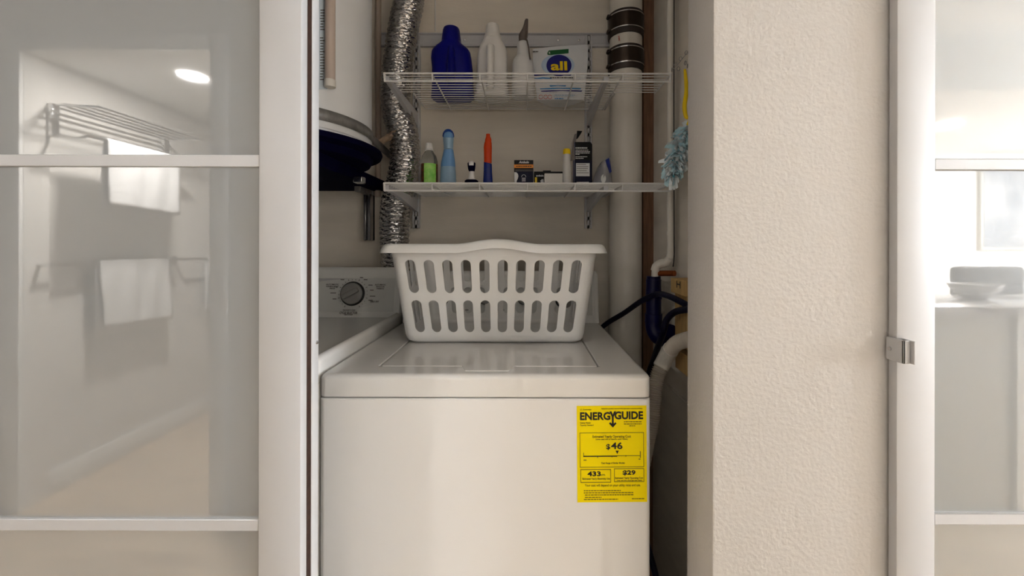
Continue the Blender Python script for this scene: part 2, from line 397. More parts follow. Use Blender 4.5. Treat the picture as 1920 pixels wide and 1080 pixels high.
lid = obj('lid', G().loft([rrect(lcx, lcy, lhx - 0.0015, lhy - 0.0015, 0.007, 0.894), rrect(lcx, lcy, lhx - 0.0015, lhy - 0.0015, 0.007, WZ - 0.0012),
                           rrect(lcx, lcy, lhx - 0.003, lhy - 0.003, 0.007, WZ + 0.0004)]), M['enamel_top'], wa, 30)
h0, h1 = ux(866, LD, 690), ux(966, LD, 690); yh = 0.2586 * F / (696 - CY)
obj('lid_handle', G().loft([[(h0, ly0 + 0.004, z), (h0 + 0.012, yh, z), (h1 - 0.012, yh, z), (h1, ly0 + 0.004, z)] for z in (WZ - 0.004, WZ + 0.0012)]), M['enamel_top'], lid)

# console profile shared by washer and dryer
CB = [(1.388, 0.0), (1.391, 0.008), (1.394, 0.016), (1.416, 0.142), (1.419, 0.158), (1.4225, 0.167), (1.427, 0.171), (1.431, 0.168), (1.434, 0.158), (1.4355, 0.0)]
TILT = math.atan2(1.416 - 1.394, 0.142 - 0.016)
def console(par, x0, x1, zb, knobs):
    cb = [(y, zb + z) for y, z in CB]
    c = obj('console', G().prismx(cb, x0 + 0.012, x1 - 0.012), M['console'], par, 30)
    for a, b in ((x0, x0 + 0.014), (x1 - 0.014, x1)):
        cc = [(y - (0.005 if y < 1.425 else 0), zb + z * 1.01) for y, z in CB]
        L = []
        for t, sc_ in ((a, 0.94), (a + 0.003, 0.985), ((a + b) / 2, 1.0), (b - 0.003, 0.985), (b, 0.94)):
            my = sum(p[0] for p in cc) / len(cc); mz = zb + 0.08
            L.append([(t, my + (y - my) * sc_, zb + (z - zb) * sc_ if z > zb else z) for y, z in cc])
        obj('end_cap', G().loft(L), M['console'], par, 50)
    # recessed control panel and trim lines
    def on(z): return 1.394 + (1.416 - 1.394) * (z - 0.016) / 0.126
    q = [(on(0.024) - 0.0012, zb + 0.024), (on(0.134) - 0.0012, zb + 0.134), (on(0.134) + 0.002, zb + 0.134), (on(0.024) + 0.002, zb + 0.024)]
    obj('control_panel', G().prismx(q, x0 + 0.02, x1 - 0.02), M['panel_grey'], par, 0)
    for z in (0.1385, 0.019):
        obj('trim_line', G().prismx([(on(z) - 0.0008, zb + z - 0.001), (on(z) - 0.0008, zb + z + 0.001), (on(z) + 0.003, zb + z + 0.001), (on(z) + 0.003, zb + z - 0.001)], x0 + 0.016, x1 - 0.016), M['console'], par, 0)
    obj('base_gap', G().box(x0 + 0.015, x1 - 0.015, 1.386, 1.39, zb - 0.001, zb + 0.0022), M['console'], par, 0)
    out = []
    for kx, kz, kr in knobs:
        Mk = Matrix.Translation((kx, on(kz) - 0.0012, zb + kz)) @ Matrix.Rotation(-TILT, 4, 'X')
        ring = obj('knob', G().lathe([(kr * 1.0, 0.0), (kr * 1.02, -0.006), (kr * 0.95, -0.010), (kr * 0.3, -0.010)], (0, 0, 0), 36, 'Y').xf(Mk), M['knob_dark'], par)
        obj('knob_face', G().lathe([(kr * 0.9, -0.009), (kr * 0.86, -0.017), (kr * 0.78, -0.019), (kr * 0.2, -0.0195)], (0, 0, 0), 36, 'Y').xf(Mk), M['knob'], ring)
        gr = G().box(-kr * 0.72, kr * 0.72, -0.030, -0.018, -kr * 0.2, kr * 0.2, 0.003, 2).xf(Mk @ Matrix.Rotation(R(-28), 4, 'Y'))
        obj('grip', gr, M['knob'], ring)
        out.append(Mk)
    return on, out
on, _ = console(wa, WX0 + 0.006, WX1 - 0.004, WZ, [(-0.27, 0.078, 0.024), (-0.13, 0.078, 0.02), (0.0, 0.078, 0.02), (0.14, 0.078, 0.034)])
for x, z in ((-0.3, 0.118), (-0.17, 0.118), (-0.05, 0.12), (0.05, 0.118), (0.17, 0.04), (-0.22, 0.04), (-0.1, 0.04)):
    for k in range(2):
        obj('printed_mark', G().box(x, x + 0.035 - 0.008 * k, on(z) - 0.002, on(z) + 0.002, WZ + z - 0.006 * k, WZ + z - 0.006 * k + 0.0022), M['inkgrey'], wa, 0)

# energy sticker on the washer front
sx0, sx1 = ux(1082, WY0, 850), ux(1212.5, WY0, 850); sz1, sz0 = vz(760.5, WY0, 1147), vz(941, WY0, 1147)
SW, SH = sx1 - sx0, sz1 - sz0
SM = Matrix.Translation(((sx0 + sx1) / 2, WY0 - 0.0006, (sz0 + sz1) / 2)) @ Matrix.Rotation(R(-0.55), 4, 'Y')
st = obj('energy_sticker', G().box(-SW / 2, SW / 2, -0.0004, 0.0012, -SH / 2, SH / 2).xf(SM), M['yellow'], wa, 0)
st['label'] = 'yellow printed energy sticker'
def S(px, py): return (-SW / 2 + (px - 1082) / 130.5 * SW, SH / 2 - (py - 760.5) / 180.5 * SH)
def stext(name, body, u0, u1, v0, v1, m=M['ink'], bold=0.0):
    a, b = S(u0, v0), S(u1, v1)
    gg = text(name, body, ((a[0] + b[0]) / 2, -0.0007, (a[1] + b[1]) / 2), b[0] - a[0], a[1] - b[1], m, bold=bold, make=False)
    return gg.xf(SM)
def sbar(gx, u0, u1, v0, v1):
    a, b = S(u0, v0), S(u1, v1)
    t = G().box(a[0], b[0], -0.0010, -0.0004, b[1], a[1]).xf(SM); gx.add(t.v, t.f); return gx
def merge(*gs):
    o = G()
    for a in gs: o.add(a.v, a.f)
    return o
obj('headline', merge(stext('t', 'ENERG', 1088, 1144.5, 772, 787, bold=0.035), stext('t', 'GUIDE', 1152.5, 1206, 771, 786, bold=0.035)), M['ink'], st, 0)
yg = G()
for poly in ([(1143, 771), (1147.2, 771), (1149.3, 777), (1151.6, 771), (1155.6, 771), (1151, 781), (1151, 796), (1147.4, 796), (1147.4, 781)],
             [(1142.2, 793.5), (1144.5, 791.2), (1149.2, 795.6), (1153.9, 791.2), (1156.2, 793.5), (1149.2, 801)]):
    pp = [S(*q) for q in poly]; t = G().prism(pp, -0.0010, -0.0004).xf(SM); yg.add(t.v, t.f)
obj('arrow_letter', yg, M['ink'], st, 0)
big = stext('t', '46', 1145.5, 1167, 829, 841.5, bold=0.02)
obj('dollar_sign', stext('t', '$', 1136.5, 1144, 832, 843, bold=0.02), M['ink'], st, 0)
obj('energy_figure', stext('t', '433', 1101, 1126, 883, 892, bold=0.03), M['ink'], st, 0)
obj('gas_figure', stext('t', '$29', 1167, 1191, 881.5, 891, bold=0.03), M['ink'], st, 0)
obj('cost_figure', big, M['ink'], st, 0)
obj('cost_pointer', G().prism([S(1154, 844.5), S(1160, 844.5), S(1157, 850.5)], -0.0010, -0.0004).xf(SM), M['ink'], st, 0)
ln = G()
for a in ((1094, 1157, 853.8, 855.6), (1157, 1200, 853.6, 854.3), (1093.6, 1094.4, 848, 856), (1199.6, 1200.6, 846, 858), (1120, 1120.8, 854, 858), (1147, 1147.7, 854, 857), (1173, 1173.7, 853, 856)): sbar(ln, *a)
obj('cost_scale', ln, M['ink'], st, 0)
fr = G()
def frame(u0, u1, v0, v1, k=0.8):
    for a in ((u0, u1, v0, v0 + k), (u0, u1, v1 - k, v1), (u0, u0 + k, v0, v1), (u1 - k, u1, v0, v1)): sbar(fr, *a)
frame(1087, 1207, 810.5, 875.5); frame(1088, 1145, 879, 904, 1.0); frame(1151, 1207, 878, 903)
obj('box_outlines', fr, M['ink_olive'], st, 0)
sm = merge(stext('t', 'Estimated Yearly Operating Cost', 1111, 1183, 815.5, 821.5, bold=0.01),
           stext('t', '(when used with an electric water heater)', 1117, 1177, 821.5, 825),
           stext('t', 'Cost Range of Similar Models', 1127, 1171, 866, 870, bold=0.01), stext('t', 'kWh', 1126.5, 1134, 888, 891.5),
           stext('t', 'Estimated Yearly Electricity Use', 1091.5, 1143, 895, 899.5, bold=0.01),
           stext('t', 'Estimated Yearly Operating Cost', 1153, 1205, 894, 898.5, bold=0.01),
           stext('t', '(when used with a natural gas water heater)', 1156, 1203, 899, 902),
           stext('t', 'Your cost will depend on your utility rates and use.', 1096, 1200, 907, 912.5),
           stext('t', 'Clothes Washer', 1088, 1108, 790.5, 793.5), stext('t', 'Capacity: Standard', 1088, 1113, 795, 798.5),
           stext('t', 'U.S. Government', 1088, 1109, 765.5, 768.5),
           stext('t', 'Federal law prohibits removal of this label before consumer purchase.', 1128, 1205, 764.5, 767.5))
obj('small_print', sm, M['ink_olive'], st, 0)['kind'] = 'stuff'
fine = G(); random.seed(3)
for v, u0, u1 in ((918.5, 1094, 1163), (922.5, 1094, 1187), (926.5, 1096, 1187), (931, 1096, 1127), (934.8, 1094, 1158), (934, 1184, 1207), (790, 1170, 1203), (794, 1170, 1203), (797.5, 1180, 1191), (861, 1094, 1100), (860, 1197, 1202)):
    x = u0
    while x < u1 - 1:
        wl = min(random.uniform(2, 6), u1 - x); sbar(fine, x, x + wl, v, v + 1.3); x += wl + 0.9
obj('fine_print', fine, M['ink_olive'], st, 0)['kind'] = 'stuff'

# ------------------------------------------------------------------ dryer
DX0, DX1, DZ = -1.074, -0.4125, 0.954
dr = thing('clothes_dryer', ((DX0 + DX1) / 2, (WY0 + WY1) / 2, 0), 'white clothes dryer with a grey round dial, beside the washing machine', 'clothes dryer')
cxd, hxd = (DX0 + DX1) / 2, (DX1 - DX0) / 2
obj('cabinet', G().loft([rrect(cxd, cyw, hxd, hyw, 0.012, 0.02), rrect(cxd, cyw, hxd, hyw, 0.012, 0.90)]), M['enamel'], dr)
lps = [rrect(cxd, cyw, hxd - 0.034, hyw - 0.034, 0.03, DZ - 0.016), rrect(cxd, cyw, hxd - 0.03, hyw - 0.03, 0.03, DZ - 0.016), rrect(cxd, cyw, hxd - 0.022, hyw - 0.022, 0.03, DZ - 0.012), rrect(cxd, cyw, hxd - 0.016, hyw - 0.016, 0.025, DZ - 0.002)]
for k in range(6):
    a = R(90 * k / 5); lps.append(rrect(cxd, cyw, hxd - 0.012 + 0.012 * math.sin(a), hyw - 0.012 + 0.012 * math.sin(a), 0.02, DZ - 0.012 + 0.012 * math.cos(a)))
lps += [rrect(cxd, cyw, hxd, hyw, 0.02, DZ - 0.014), rrect(cxd, cyw, hxd, hyw, 0.02, 0.90)]
obj('top_deck', G().loft(lps, True, True), M['enamel_top'], dr, 50)
DB = 0.933
kx, kz = ux(661, 1.40, 551), vz(551, 1.40, 661) - DB
on, mk = console(dr, DX0 + 0.003, DX1 - 0.004, DB, [(kx, kz, 0.040)])
# lettering round the dial
def dtext(body, u, v, wpx, hpx, m=M['inkgrey']):
    z = vz(v, 1.40, u) - DB
    return text('t', body, (ux(u, 1.40, v), on(z) - 0.0016, DB + z), wpx * 1.40 / F, hpx * 1.40 / F, m, tilt=TILT, bold=0.012, make=False)
for a in (('AUTOMATIC\nPERMANENT\nPRESS', 621, 537.5, 24, 10), ('AUTOMATIC\nREGULAR\nFABRICS', 711.5, 538, 21, 10), ('TIMED DRY', 702, 565.5, 17, 3),
          ('CYCLE SELECTOR', 655, 586, 33, 4.5), ('PUSH KNOB TO START', 656, 581, 23, 2.2), ('TURN TO START', 655, 589.5, 16, 2.0)):
    obj('dial_lettering', dtext(*a), M['inkgrey'], dr, 0)
tk = G()
for k in range(22):
    a = R(-150 + 300 * k / 21); rad = 0.0465
    t = G().box(-0.0006, 0.0006, -0.0016, 0.002, rad, rad + (0.005 if k % 3 == 0 else 0.0025)).xf(mk[0] @ Matrix.Rotation(a, 4, 'Y')); tk.add(t.v, t.f)
for k, (a, ln_) in enumerate(((20, 0.010), (35, 0.012), (60, 0.014), (78, 0.012), (98, 0.018), (112, 0.014), (-35, 0.012), (-68, 0.006), (-88, 0.018), (-108, 0.012))):
    a = R(a); cx_, cz_ = 0.058 * math.sin(a), 0.058 * math.cos(a)
    x0 = cx_ if cx_ > 0 else cx_ - ln_
    t = G().box(x0, x0 + ln_, -0.0016, 0.002, cz_ - 0.0011, cz_ + 0.0011).xf(mk[0]); tk.add(t.v, t.f)
obj('dial_marks', tk, M['inkgrey'], dr, 0)
ar = []
for k in range(25):
    t_ = k / 24; ar.append(Vector((kx - 0.02 + 0.135 * t_, 0, DB + 0.026 + 0.055 * t_ ** 1.7)))
obj('printed_arc', G().tube([Vector((p.x, on(p.z - DB) - 0.0012, p.z)) for p in ar], 0.0006, 6), M['white_print'], dr)
ar = [Vector((DX0 + 0.2 + 0.30 * k / 12, 0, DB + 0.085 + 0.048 * math.sin(k / 12 * 1.5))) for k in range(13)]
obj('printed_swoosh', G().loft([[(p.x, on(p.z - DB) - 0.0016, p.z) for p in ar], [(p.x, on(0.133) - 0.0016, DB + 0.133) for p in ar]], False, False, False), M['track'], dr, 0)

# ------------------------------------------------------------------ laundry basket
BCX, BCY = -0.0765, 1.236
def hx(z): return 0.233 + (0.2625 - 0.233) * (z - 0.9235) / (1.165 - 0.9235)
def hy(z): return 0.146 + (0.186 - 0.146) * (z - 0.9235) / (1.165 - 0.9235)
CR = 0.024
def bp(side, a, z):
    X, Y = hx(z), hy(z)
    return {0: (BCX + a * (X - CR), BCY - Y, z), 1: (BCX + X, BCY + a * (Y - CR), z), 2: (BCX - a * (X - CR), BCY + Y, z), 3: (BCX - X, BCY - a * (Y - CR), z)}[side]
def bc(corner, t, z):                     # corner 0 follows side 0
    sx, sy, a0 = ((1, -1, -90), (1, 1, 0), (-1, 1, 90), (-1, -1, 180))[corner]
    a = R(a0 + 90 * t); return (BCX + sx * (hx(z) - CR) + CR * math.cos(a), BCY + sy * (hy(z) - CR) + CR * math.sin(a), z)
def bump(x):
    t = abs(x - (ux(933, 1.03) )) / 0.105
    return 0.0125 * (0.5 + 0.5 * math.cos(math.pi * min(1, t))) ** 0.8
def zlev(z0, z1):
    zm, HH = (z0 + z1) / 2, (z1 - z0) / 2; c = [(k + 0.5) / 8 for k in range(5)]
    return [z0] + [zm - HH * x / 0.7 for x in c[::-1]] + [zm + HH * x / 0.7 for x in c]
g = G()
rows = [(0.9445, 1.0475, 0.9535, 1.0385, True), (1.0475, 1.1525, 1.0575, 1.1430, True), (1.1525, 1.168, 0, 0, False)]
for side, nc in ((0, 10), (1, 6), (2, 10), (3, 6)):
    for z0, z1, s0, s1, slot in rows:
        for c in range(nc):
            a0, a1 = -1 + 2 * c / nc, -1 + 2 * (c + 1) / nc
            if not slot:
                for q in range(4):
                    b0, b1 = a0 + (a1 - a0) * q / 4, a0 + (a1 - a0) * (q + 1) / 4
                    def up(a):
                        p = Vector(bp(side, a, z1))
                        if side % 2 == 0: p.z += bump(p.x)
                        return p
                    g.add([bp(side, b0, z0), bp(side, b1, z0), up(b1), up(b0)], [(0, 1, 2, 3)])
                continue
            W2 = (a1 - a0) / 2; half = (hx if side % 2 == 0 else hy)((z0 + z1) / 2) - CR
            r_ = 0.0127; ra = r_ / half; am = (a0 + a1) / 2
            inner, outer = [], []
            NP = 32
            for k in range(NP):
                th = 2 * math.pi * (k + 0.5) / NP
                c_, s_ = math.cos(th), math.sin(th)
                zc = s1 - r_ if s_ > 0 else s0 + r_
                inner.append((am + ra * c_, zc + r_ * s_))
            zm = (z0 + z1) / 2; HH = (z1 - z0) / 2
            # rectangle points with matching order
            q = NP // 4
            for k in range(NP):
                s_ = (k + 0.5) / NP * 4      # 0..4 round the rectangle, starting right-middle
                if s_ < 0.7: outer.append((a1, zm + HH * s_ / 0.7))
                elif s_ < 1.3: outer.append((am - W2 * (s_ - 1.0) / 0.3, z1))
                elif s_ < 2.7: outer.append((a0, zm - HH * (s_ - 2.0) / 0.7))
                elif s_ < 3.3: outer.append((am + W2 * (s_ - 3.0) / 0.3, z0))
                else: outer.append((a1, zm + HH * (s_ - 4.0) / 0.7))
            # insert the exact rectangle corners
            for tgt in ((a1, z1), (a0, z1), (a0, z0), (a1, z0)):
                j = min(range(NP), key=lambda i: ((outer[i][0] - tgt[0]) / W2) ** 2 + ((outer[i][1] - tgt[1]) / HH) ** 2); outer[j] = tgt
            vs_ = [bp(side, *p) for p in outer] + [bp(side, *p) for p in inner]
            g.add(vs_, [(k, (k + 1) % NP, NP + (k + 1) % NP, NP + k) for k in range(NP)])
    zs = zlev(0.9445, 1.0475) + zlev(1.0475, 1.1525) + [1.1525, 1.168]
    for k in range(6):
        for i in range(len(zs) - 1):
            g.add([bc(side, k / 6, zs[i]), bc(side, (k + 1) / 6, zs[i]), bc(side, (k + 1) / 6, zs[i + 1]), bc(side, k / 6, zs[i + 1])], [(0, 1, 2, 3)])
# rounded bottom
def bl(z, off=0.0):
    l = []
    for c in range(4):
        l.append(bp(c, -1, z))
        l += [bc(c, k / 6, z) for k in range(7)]
    out = []
    for x, y, zz in l:
        dx, dy = x - BCX, y - BCY
        out.append(Vector((BCX + dx * (1 - off / hx(z)), BCY + dy * (1 - off / hy(z)), zz)))
    return out
g.loft([[Vector((p.x, p.y, zz)) for p in bl(max(zz, 0.9235), o_)] for zz, o_ in ((0.9480, 0.0004), (0.9445, 0.0004), (0.936, 0.0010), (0.930, 0.004), (0.926, 0.010), (0.9237, 0.020), (0.9232, 0.04))], False, True)
ba = thing('laundry_basket', (BCX, BCY, WZ), 'white plastic laundry basket with two rows of slots, on the washing machine lid', 'laundry basket')
bo = obj('basket_body', g, M['basket'], ba, 30)
bm_ = bmesh.new(); bm_.from_mesh(bo.data); bmesh.ops.remove_doubles(bm_, verts=bm_.verts[:], dist=0.0002); bmesh.ops.recalc_face_normals(bm_, faces=bm_.faces[:]); bm_.to_mesh(bo.data); bm_.free()
sd = bo.modifiers.new('thickness', 'SOLIDIFY'); sd.thickness = 0.0028; sd.offset = 0
es = bo.modifiers.new('edges', 'EDGE_SPLIT'); es.split_angle = R(35)
# rim with a raised grip on the long sides
base = []
for c in range(4):
    n_ = 40 if c % 2 == 0 else 10
    for k in range(n_): base.append((Vector(bp(c, -1 + 2 * k / n_, 1.165)), c))
    for k in range(8): base.append((Vector(bc(c, k / 8, 1.165)), c))
def rim(off, z):
    l = []
    for p, c in base:
        dx, dy = p.x - BCX, p.y - BCY
        q = Vector((BCX + dx * (1 + off / hx(1.165)), BCY + dy * (1 + off / hy(1.165)), z))
        front = abs(dy) > hy(1.165) * 0.97
        if front: q.z += bump(q.x)
        l.append(q)
    return l
rp = [(-0.003, 1.150), (-0.003, 1.176), (0.0, 1.181), (0.006, 1.1835), (0.013, 1.1825), (0.018, 1.178), (0.0215, 1.170), (0.0245, 1.1605), (0.0225, 1.1600), (0.019, 1.168), (0.014, 1.176), (0.006, 1.1795), (0.0005, 1.175), (0.0, 1.150)]
obj('rim', G().loft([rim(*a) for a in rp], False, False), M['basket'], ba, 60)

# ------------------------------------------------------------------ wire shelves on slotted tracks
SF, SB = 1.18, 1.485
XL0, XL1 = ux(719, SF), ux(1258, SF)
TX = [ux(780, 1.515), ux(1103, 1.515)]
def wire_shelf(z, label):
    t = thing('wire_shelf', ((XL0 + XL1) / 2, (SF + SB) / 2, z), label, 'shelf', 'white wire shelves on the closet wall')
    r1, r2 = 0.0028, 0.0014
    def rod(a, b, r_): return G().tube([a, b], r_, 8)
    obj('lip_wire', rod((XL0, SF, z), (XL1, SF, z), r1), M['wire'], t)
    obj('lip_wire', rod((XL0, SF + 0.004, z - 0.0205), (XL1, SF + 0.004, z - 0.0205), r1), M['wire'], t)
    g = G(); n = 15
    for k in range(1, n):
        y = SF + (SB - SF) * k / n
        x0 = XL0 if y < 1.335 else -0.352; x1 = XL1 if y < 1.325 else 0.288
        g.tube([(x0, y, z), (x1, y, z)], r2, 6)
    dk = obj('deck_wires', g, M['wire'], t); dk['kind'] = 'stuff'
    obj('back_wire', rod((-0.352, SB, z), (0.288, SB, z), 0.0024), M['wire'], t)
    for k in range(7):
        x = XL0 + 0.002 + (XL1 - XL0 - 0.004) * k / 6
        yb = SB if -0.352 < x < 0.288 else 1.325
        path = [(x, SF + 0.004, z - 0.0205), (x, SF - 0.001, z - 0.002), (x, SF + 0.003, z - 0.0035), (x, yb, z - 0.0035)]
        obj('cross_wire', G().tube(path, 0.0022, 8), M['wire'], t)
    obj('notch_wire', rod((0.288, 1.32, z - 0.003), (0.288, SB, z - 0.003), 0.0024), M['wire'], t)
    obj('notch_wire', rod((-0.352, 1.33, z - 0.003), (-0.352, SB, z - 0.003), 0.0024), M['wire'], t)
    obj('corner_post', rod((XL0 + 0.001, SF, z), (XL0 + 0.001, SF + 0.004, z - 0.0205), r1), M['wire'], t)
    for x in TX:                               # tapering bracket arms
        zz = z - 0.006
        prof_ = [(1.517, zz), (SF + 0.012, zz), (SF + 0.012, zz - 0.012), (1.30, zz - 0.020), (1.505, zz - 0.048), (1.517, zz - 0.048)]
        b = G().prismx(prof_, x - 0.0065, x - 0.0045).prismx(prof_, x + 0.0045, x + 0.0065)
        b.loft([[(x - 0.0065, y, z_) for y, z_ in ((SF + 0.012, zz - 0.012), (1.30, zz - 0.020), (1.505, zz - 0.048))],
                [(x + 0.0065, y, z_) for y, z_ in ((SF + 0.012, zz - 0.0125), (1.30, zz - 0.0205), (1.505, zz - 0.0485))]], False, False, False)
        b.box(x - 0.0065, x + 0.0065, SF + 0.010, SF + 0.014, zz - 0.014, zz + 0.002)
        obj('bracket_arm', b, M['track'], t, 30)
    return t
ZU, ZL = vz(138, SF), vz(344, SF)
wire_shelf(ZU, 'upper white wire shelf holding the detergent bottles')
wire_shelf(ZL, 'lower white wire shelf holding small boxes and spray bottles')
# hanging rail and tracks
z1, z0 = vz(62, 1.52), vz(87, 1.52)
hr = thing('hanging_rail', (0, 1.52, z0), 'pale grey horizontal hanging rail on the closet back wall', 'rail')
obj('rail_channel', G().prismx([(1.53, z1), (1.518, z1), (1.516, z1 - 0.004), (1.522, z1 - 0.008), (1.522, z0 + 0.01), (1.516, z0 + 0.006), (1.518, z0), (1.53, z0)], -0.54, 0.32), M['track'], hr, 25)
for u in (1046, 870, 1085):
    obj('screw', G().lathe([(0.0005, -0.002), (0.004, -0.001), (0.004, 0.001)], (ux(u, 1.52), 1.522, (z0 + z1) / 2), 12, 'Y'), M['steel'], hr)
for i, x in enumerate(TX):
    zt, zb = vz(64, 1.51), vz(428, 1.51)
    t = thing('slotted_track', (x, 1.52, zb), 'slotted pale grey shelf track on the back wall, ' + ('next to the foil duct' if i == 0 else 'near the white drain pipe'), 'shelf track')
    tb_ = G().box(x - 0.0125, x - 0.0072, 1.514, 1.53, zb, zt).box(x + 0.0072, x + 0.0125, 1.514, 1.53, zb, zt).box(x - 0.0038, x + 0.0038, 1.514, 1.516, zb, zt)
    z, zp = zb + 0.012, zb                       # rungs between the punched slots, open behind
    while z < zt - 0.02:
        tb_.box(x - 0.0072, x + 0.0072, 1.514, 1.516, zp, z); zp = z + 0.018; z += 0.0305
    tb_.box(x - 0.0072, x + 0.0072, 1.514, 1.516, zp, zt)
    obj('track_body', tb_, M['track'], t, 0)

# ------------------------------------------------------------------ foil duct
random.seed(11)
dpts = [(772, -60, 1.40), (767, 0, 1.42), (757, 50, 1.425), (749, 100, 1.43), (743, 150, 1.435), (742, 195, 1.435), (750, 232, 1.43), (758, 262, 1.43), (759, 300, 1.43), (753, 338, 1.432), (744, 375, 1.435), (740, 405, 1.455), (740, 440, 1.475), (741, 480, 1.484), (741, 540, 1.484), (741, 700, 1.484)]
path = spline([at(*p) for p in dpts], 46)
fd = thing('foil_duct', path[-1], 'crinkled silver foil duct hose snaking down behind the shelves', 'duct')
def duct(path):
    n = 72; t0 = (path[1] - path[0]).normalized(); nrm = Vector((0, -1, 0)); loops = []; s_ = 0
    for i, p in enumerate(path):
        t = (path[min(i + 1, len(path) - 1)] - path[max(i - 1, 0)]).normalized()
        if i: s_ += (p - path[i - 1]).length
        nrm = (nrm - t * nrm.dot(t)).normalized(); bn = t.cross(nrm); l = []
        for k in range(n):
            a = 2 * math.pi * k / n
            ph = (s_ / 0.0175 + k / n + 0.12 * noise.noise(Vector((math.cos(a) * 1.5, math.sin(a) * 1.5, s_ * 30)))) % 1.0
            rid = 0.0050 * abs(math.sin(math.pi * ph)) ** 0.7
            cr = 0.0022 * noise.noise(Vector((math.cos(a) * 9, math.sin(a) * 9, s_ * 210))) + 0.0016 * noise.noise(Vector((math.cos(a) * 22, math.sin(a) * 22, s_ * 420)))
            l.append(p + (nrm * math.cos(a) + bn * math.sin(a)) * (0.0455 + rid + cr))
        loops.append(l)
    return G().loft(loops)
obj('foil_hose', duct(path), M['foil'], fd, 60)
tp = []
for k in range(14):
    a = k / 13; l = []
    for j in range(16):
        th = 2 * math.pi * j / 16; rr2 = 0.017 * (0.5 + 0.5 * a) * (1 + 0.35 * noise.noise(Vector((k * 0.6, math.cos(th) * 2, math.sin(th) * 2))))
        c_ = at(706 + 40 * a, 270 - 22 * a, 1.40); l.append(c_ + Vector((0, math.cos(th) * rr2, math.sin(th) * rr2)))
    tp.append(l)
obj('brown_tape', G().loft(tp), M['tape'], fd, 30)

# ------------------------------------------------------------------ drain stack
PX, PY = ux(1172.5, 1.44), 1.44
ds = thing('drain_stack', (PX, PY, 0), 'thick white vertical drain pipe with two dark rubber couplings', 'drain pipe')
obj('pipe', G().lathe([(0.0550, 0), (0.0550, ZC)], (PX, PY, 0), 48), M['pvc'], ds)
for v0, v1 in ((13, 59), (80, 126)):
    za, zb = vz(v1, 1.385), vz(v0, 1.385); h = zb - za
    cp = obj('rubber_coupling', G().lathe([(0.0548, 0), (0.0595, 0.001), (0.0605, 0.004), (0.0605, h - 0.004), (0.0595, h - 0.001), (0.0548, h)], (PX, PY, za), 48), M['rubber'], ds)
    obj('shield', G().lathe([(0.0603, h * 0.22), (0.0618, h * 0.23), (0.0618, h * 0.86), (0.0603, h * 0.87)], (PX, PY, za), 48), M['steelband'], cp)
    for f_ in (0.24, 0.86):
        obj('clamp_band', G().lathe([(0.0610, h * f_ - 0.002), (0.0624, h * f_ - 0.002), (0.0624, h * f_ + 0.0015), (0.0610, h * f_ + 0.0015)], (PX, PY, za), 48), M['steel'], cp)
        b = G().lathe([(0.004, -0.012), (0.0055, -0.010), (0.0055, 0.006), (0.003, 0.008)], (0, 0, 0), 12, 'Y').xf(Matrix.Translation((PX - 0.064, PY - 0.012, za + h * f_)))
        obj('clamp_screw', b, M['rubber'], cp)
ink = merge(text('t', 'S', Vector((PX - 0.0335, PY - 0.0448, vz(68, 1.39))), 0.006, 0.009, None, make=False), text('t', 'R', Vector((PX - 0.0320, PY - 0.0458, vz(73, 1.39))), 0.006, 0.009, None, make=False))
obj('printed_mark', ink, M['red_print'], ds, 0)

# ------------------------------------------------------------------ water heater on its wall stand
HX_, HY_, HR = -0.705, 1.183, 0.256
zpan = 1.455
PZ0, PZ1, PXR = 1.378, 1.415, -0.51
ws = thing('heater_stand', (-0.75, 1.3, PZ0), 'dark navy wall-mounted platform under the water heater', 'platform')
obj('platform', G().box(-1.0, PXR, 0.90, YBACK, PZ0, PZ1, 0.003, 1), M['navy'], ws)
xs0, xs1 = ux(684, 1.50), ux(697, 1.50); zl0 = vz(452, 1.50)
obj('bracket_leg', G().box(xs0, xs0 + 0.010, 1.485, YBACK, zl0, PZ0 - 0.016, 0.002, 1).box(xs1 - 0.010, xs1, 1.485, YBACK, zl0, PZ0 - 0.016, 0.002, 1).box(xs0, xs1, 1.515, YBACK, zl0, PZ0), M['steel'], ws)
obj('bracket_arm', G().box(xs0 + 0.002, xs1 - 0.002, 1.40, YBACK, PZ0 - 0.018, PZ0 + 0.001, 0.002, 1), M['galv'], ws)
pc = at(670, 349, 1.20)
obj('bracket_clip', G().box(pc.x - 0.013, pc.x + 0.013, pc.y, pc.y + 0.03, PZ0 - 0.018, PZ0 + 0.001, 0.002, 1), M['steel'], ws)
pa = thing('drain_pan', (HX_, HY_, PZ1), 'dark navy round drain pan beneath the water heater', 'drain pan')
obj('pan_body', G().lathe([(0.24, PZ1 + 0.0002), (0.252, PZ1 + 0.003), (0.262, zpan - 0.018), (0.264, zpan - 0.014), (0.258, zpan - 0.012), (0.245, PZ1 + 0.006), (0.02, PZ1 + 0.005)], (HX_, HY_, 0), 72), M['navy'], pa)
obj('pan_rim', G().lathe([(0.262, zpan - 0.020), (0.284, zpan - 0.012), (0.287, zpan - 0.004), (0.285, zpan + 0.002), (0.264, zpan - 0.002), (0.258, zpan - 0.012)], (HX_, HY_, 0), 72), M['navy'], pa)
wh = thing('water_heater', (HX_, HY_, PZ1 + 0.005), 'large white cylindrical water heater on a dark platform in the closet corner', 'water heater')
obj('jacket', G().lathe([(HR - 0.012, PZ1 + 0.006), (HR - 0.004, PZ1 + 0.012), (HR - 0.002, 1.47), (HR, 1.472), (HR, 2.34), (HR - 0.02, 2.36), (0.03, 2.365)], (HX_, HY_, 0), 96), M['heater'], wh)
sz_b, sz_t = vz(226, 1.03, 604), vz(204, 1.03, 604)
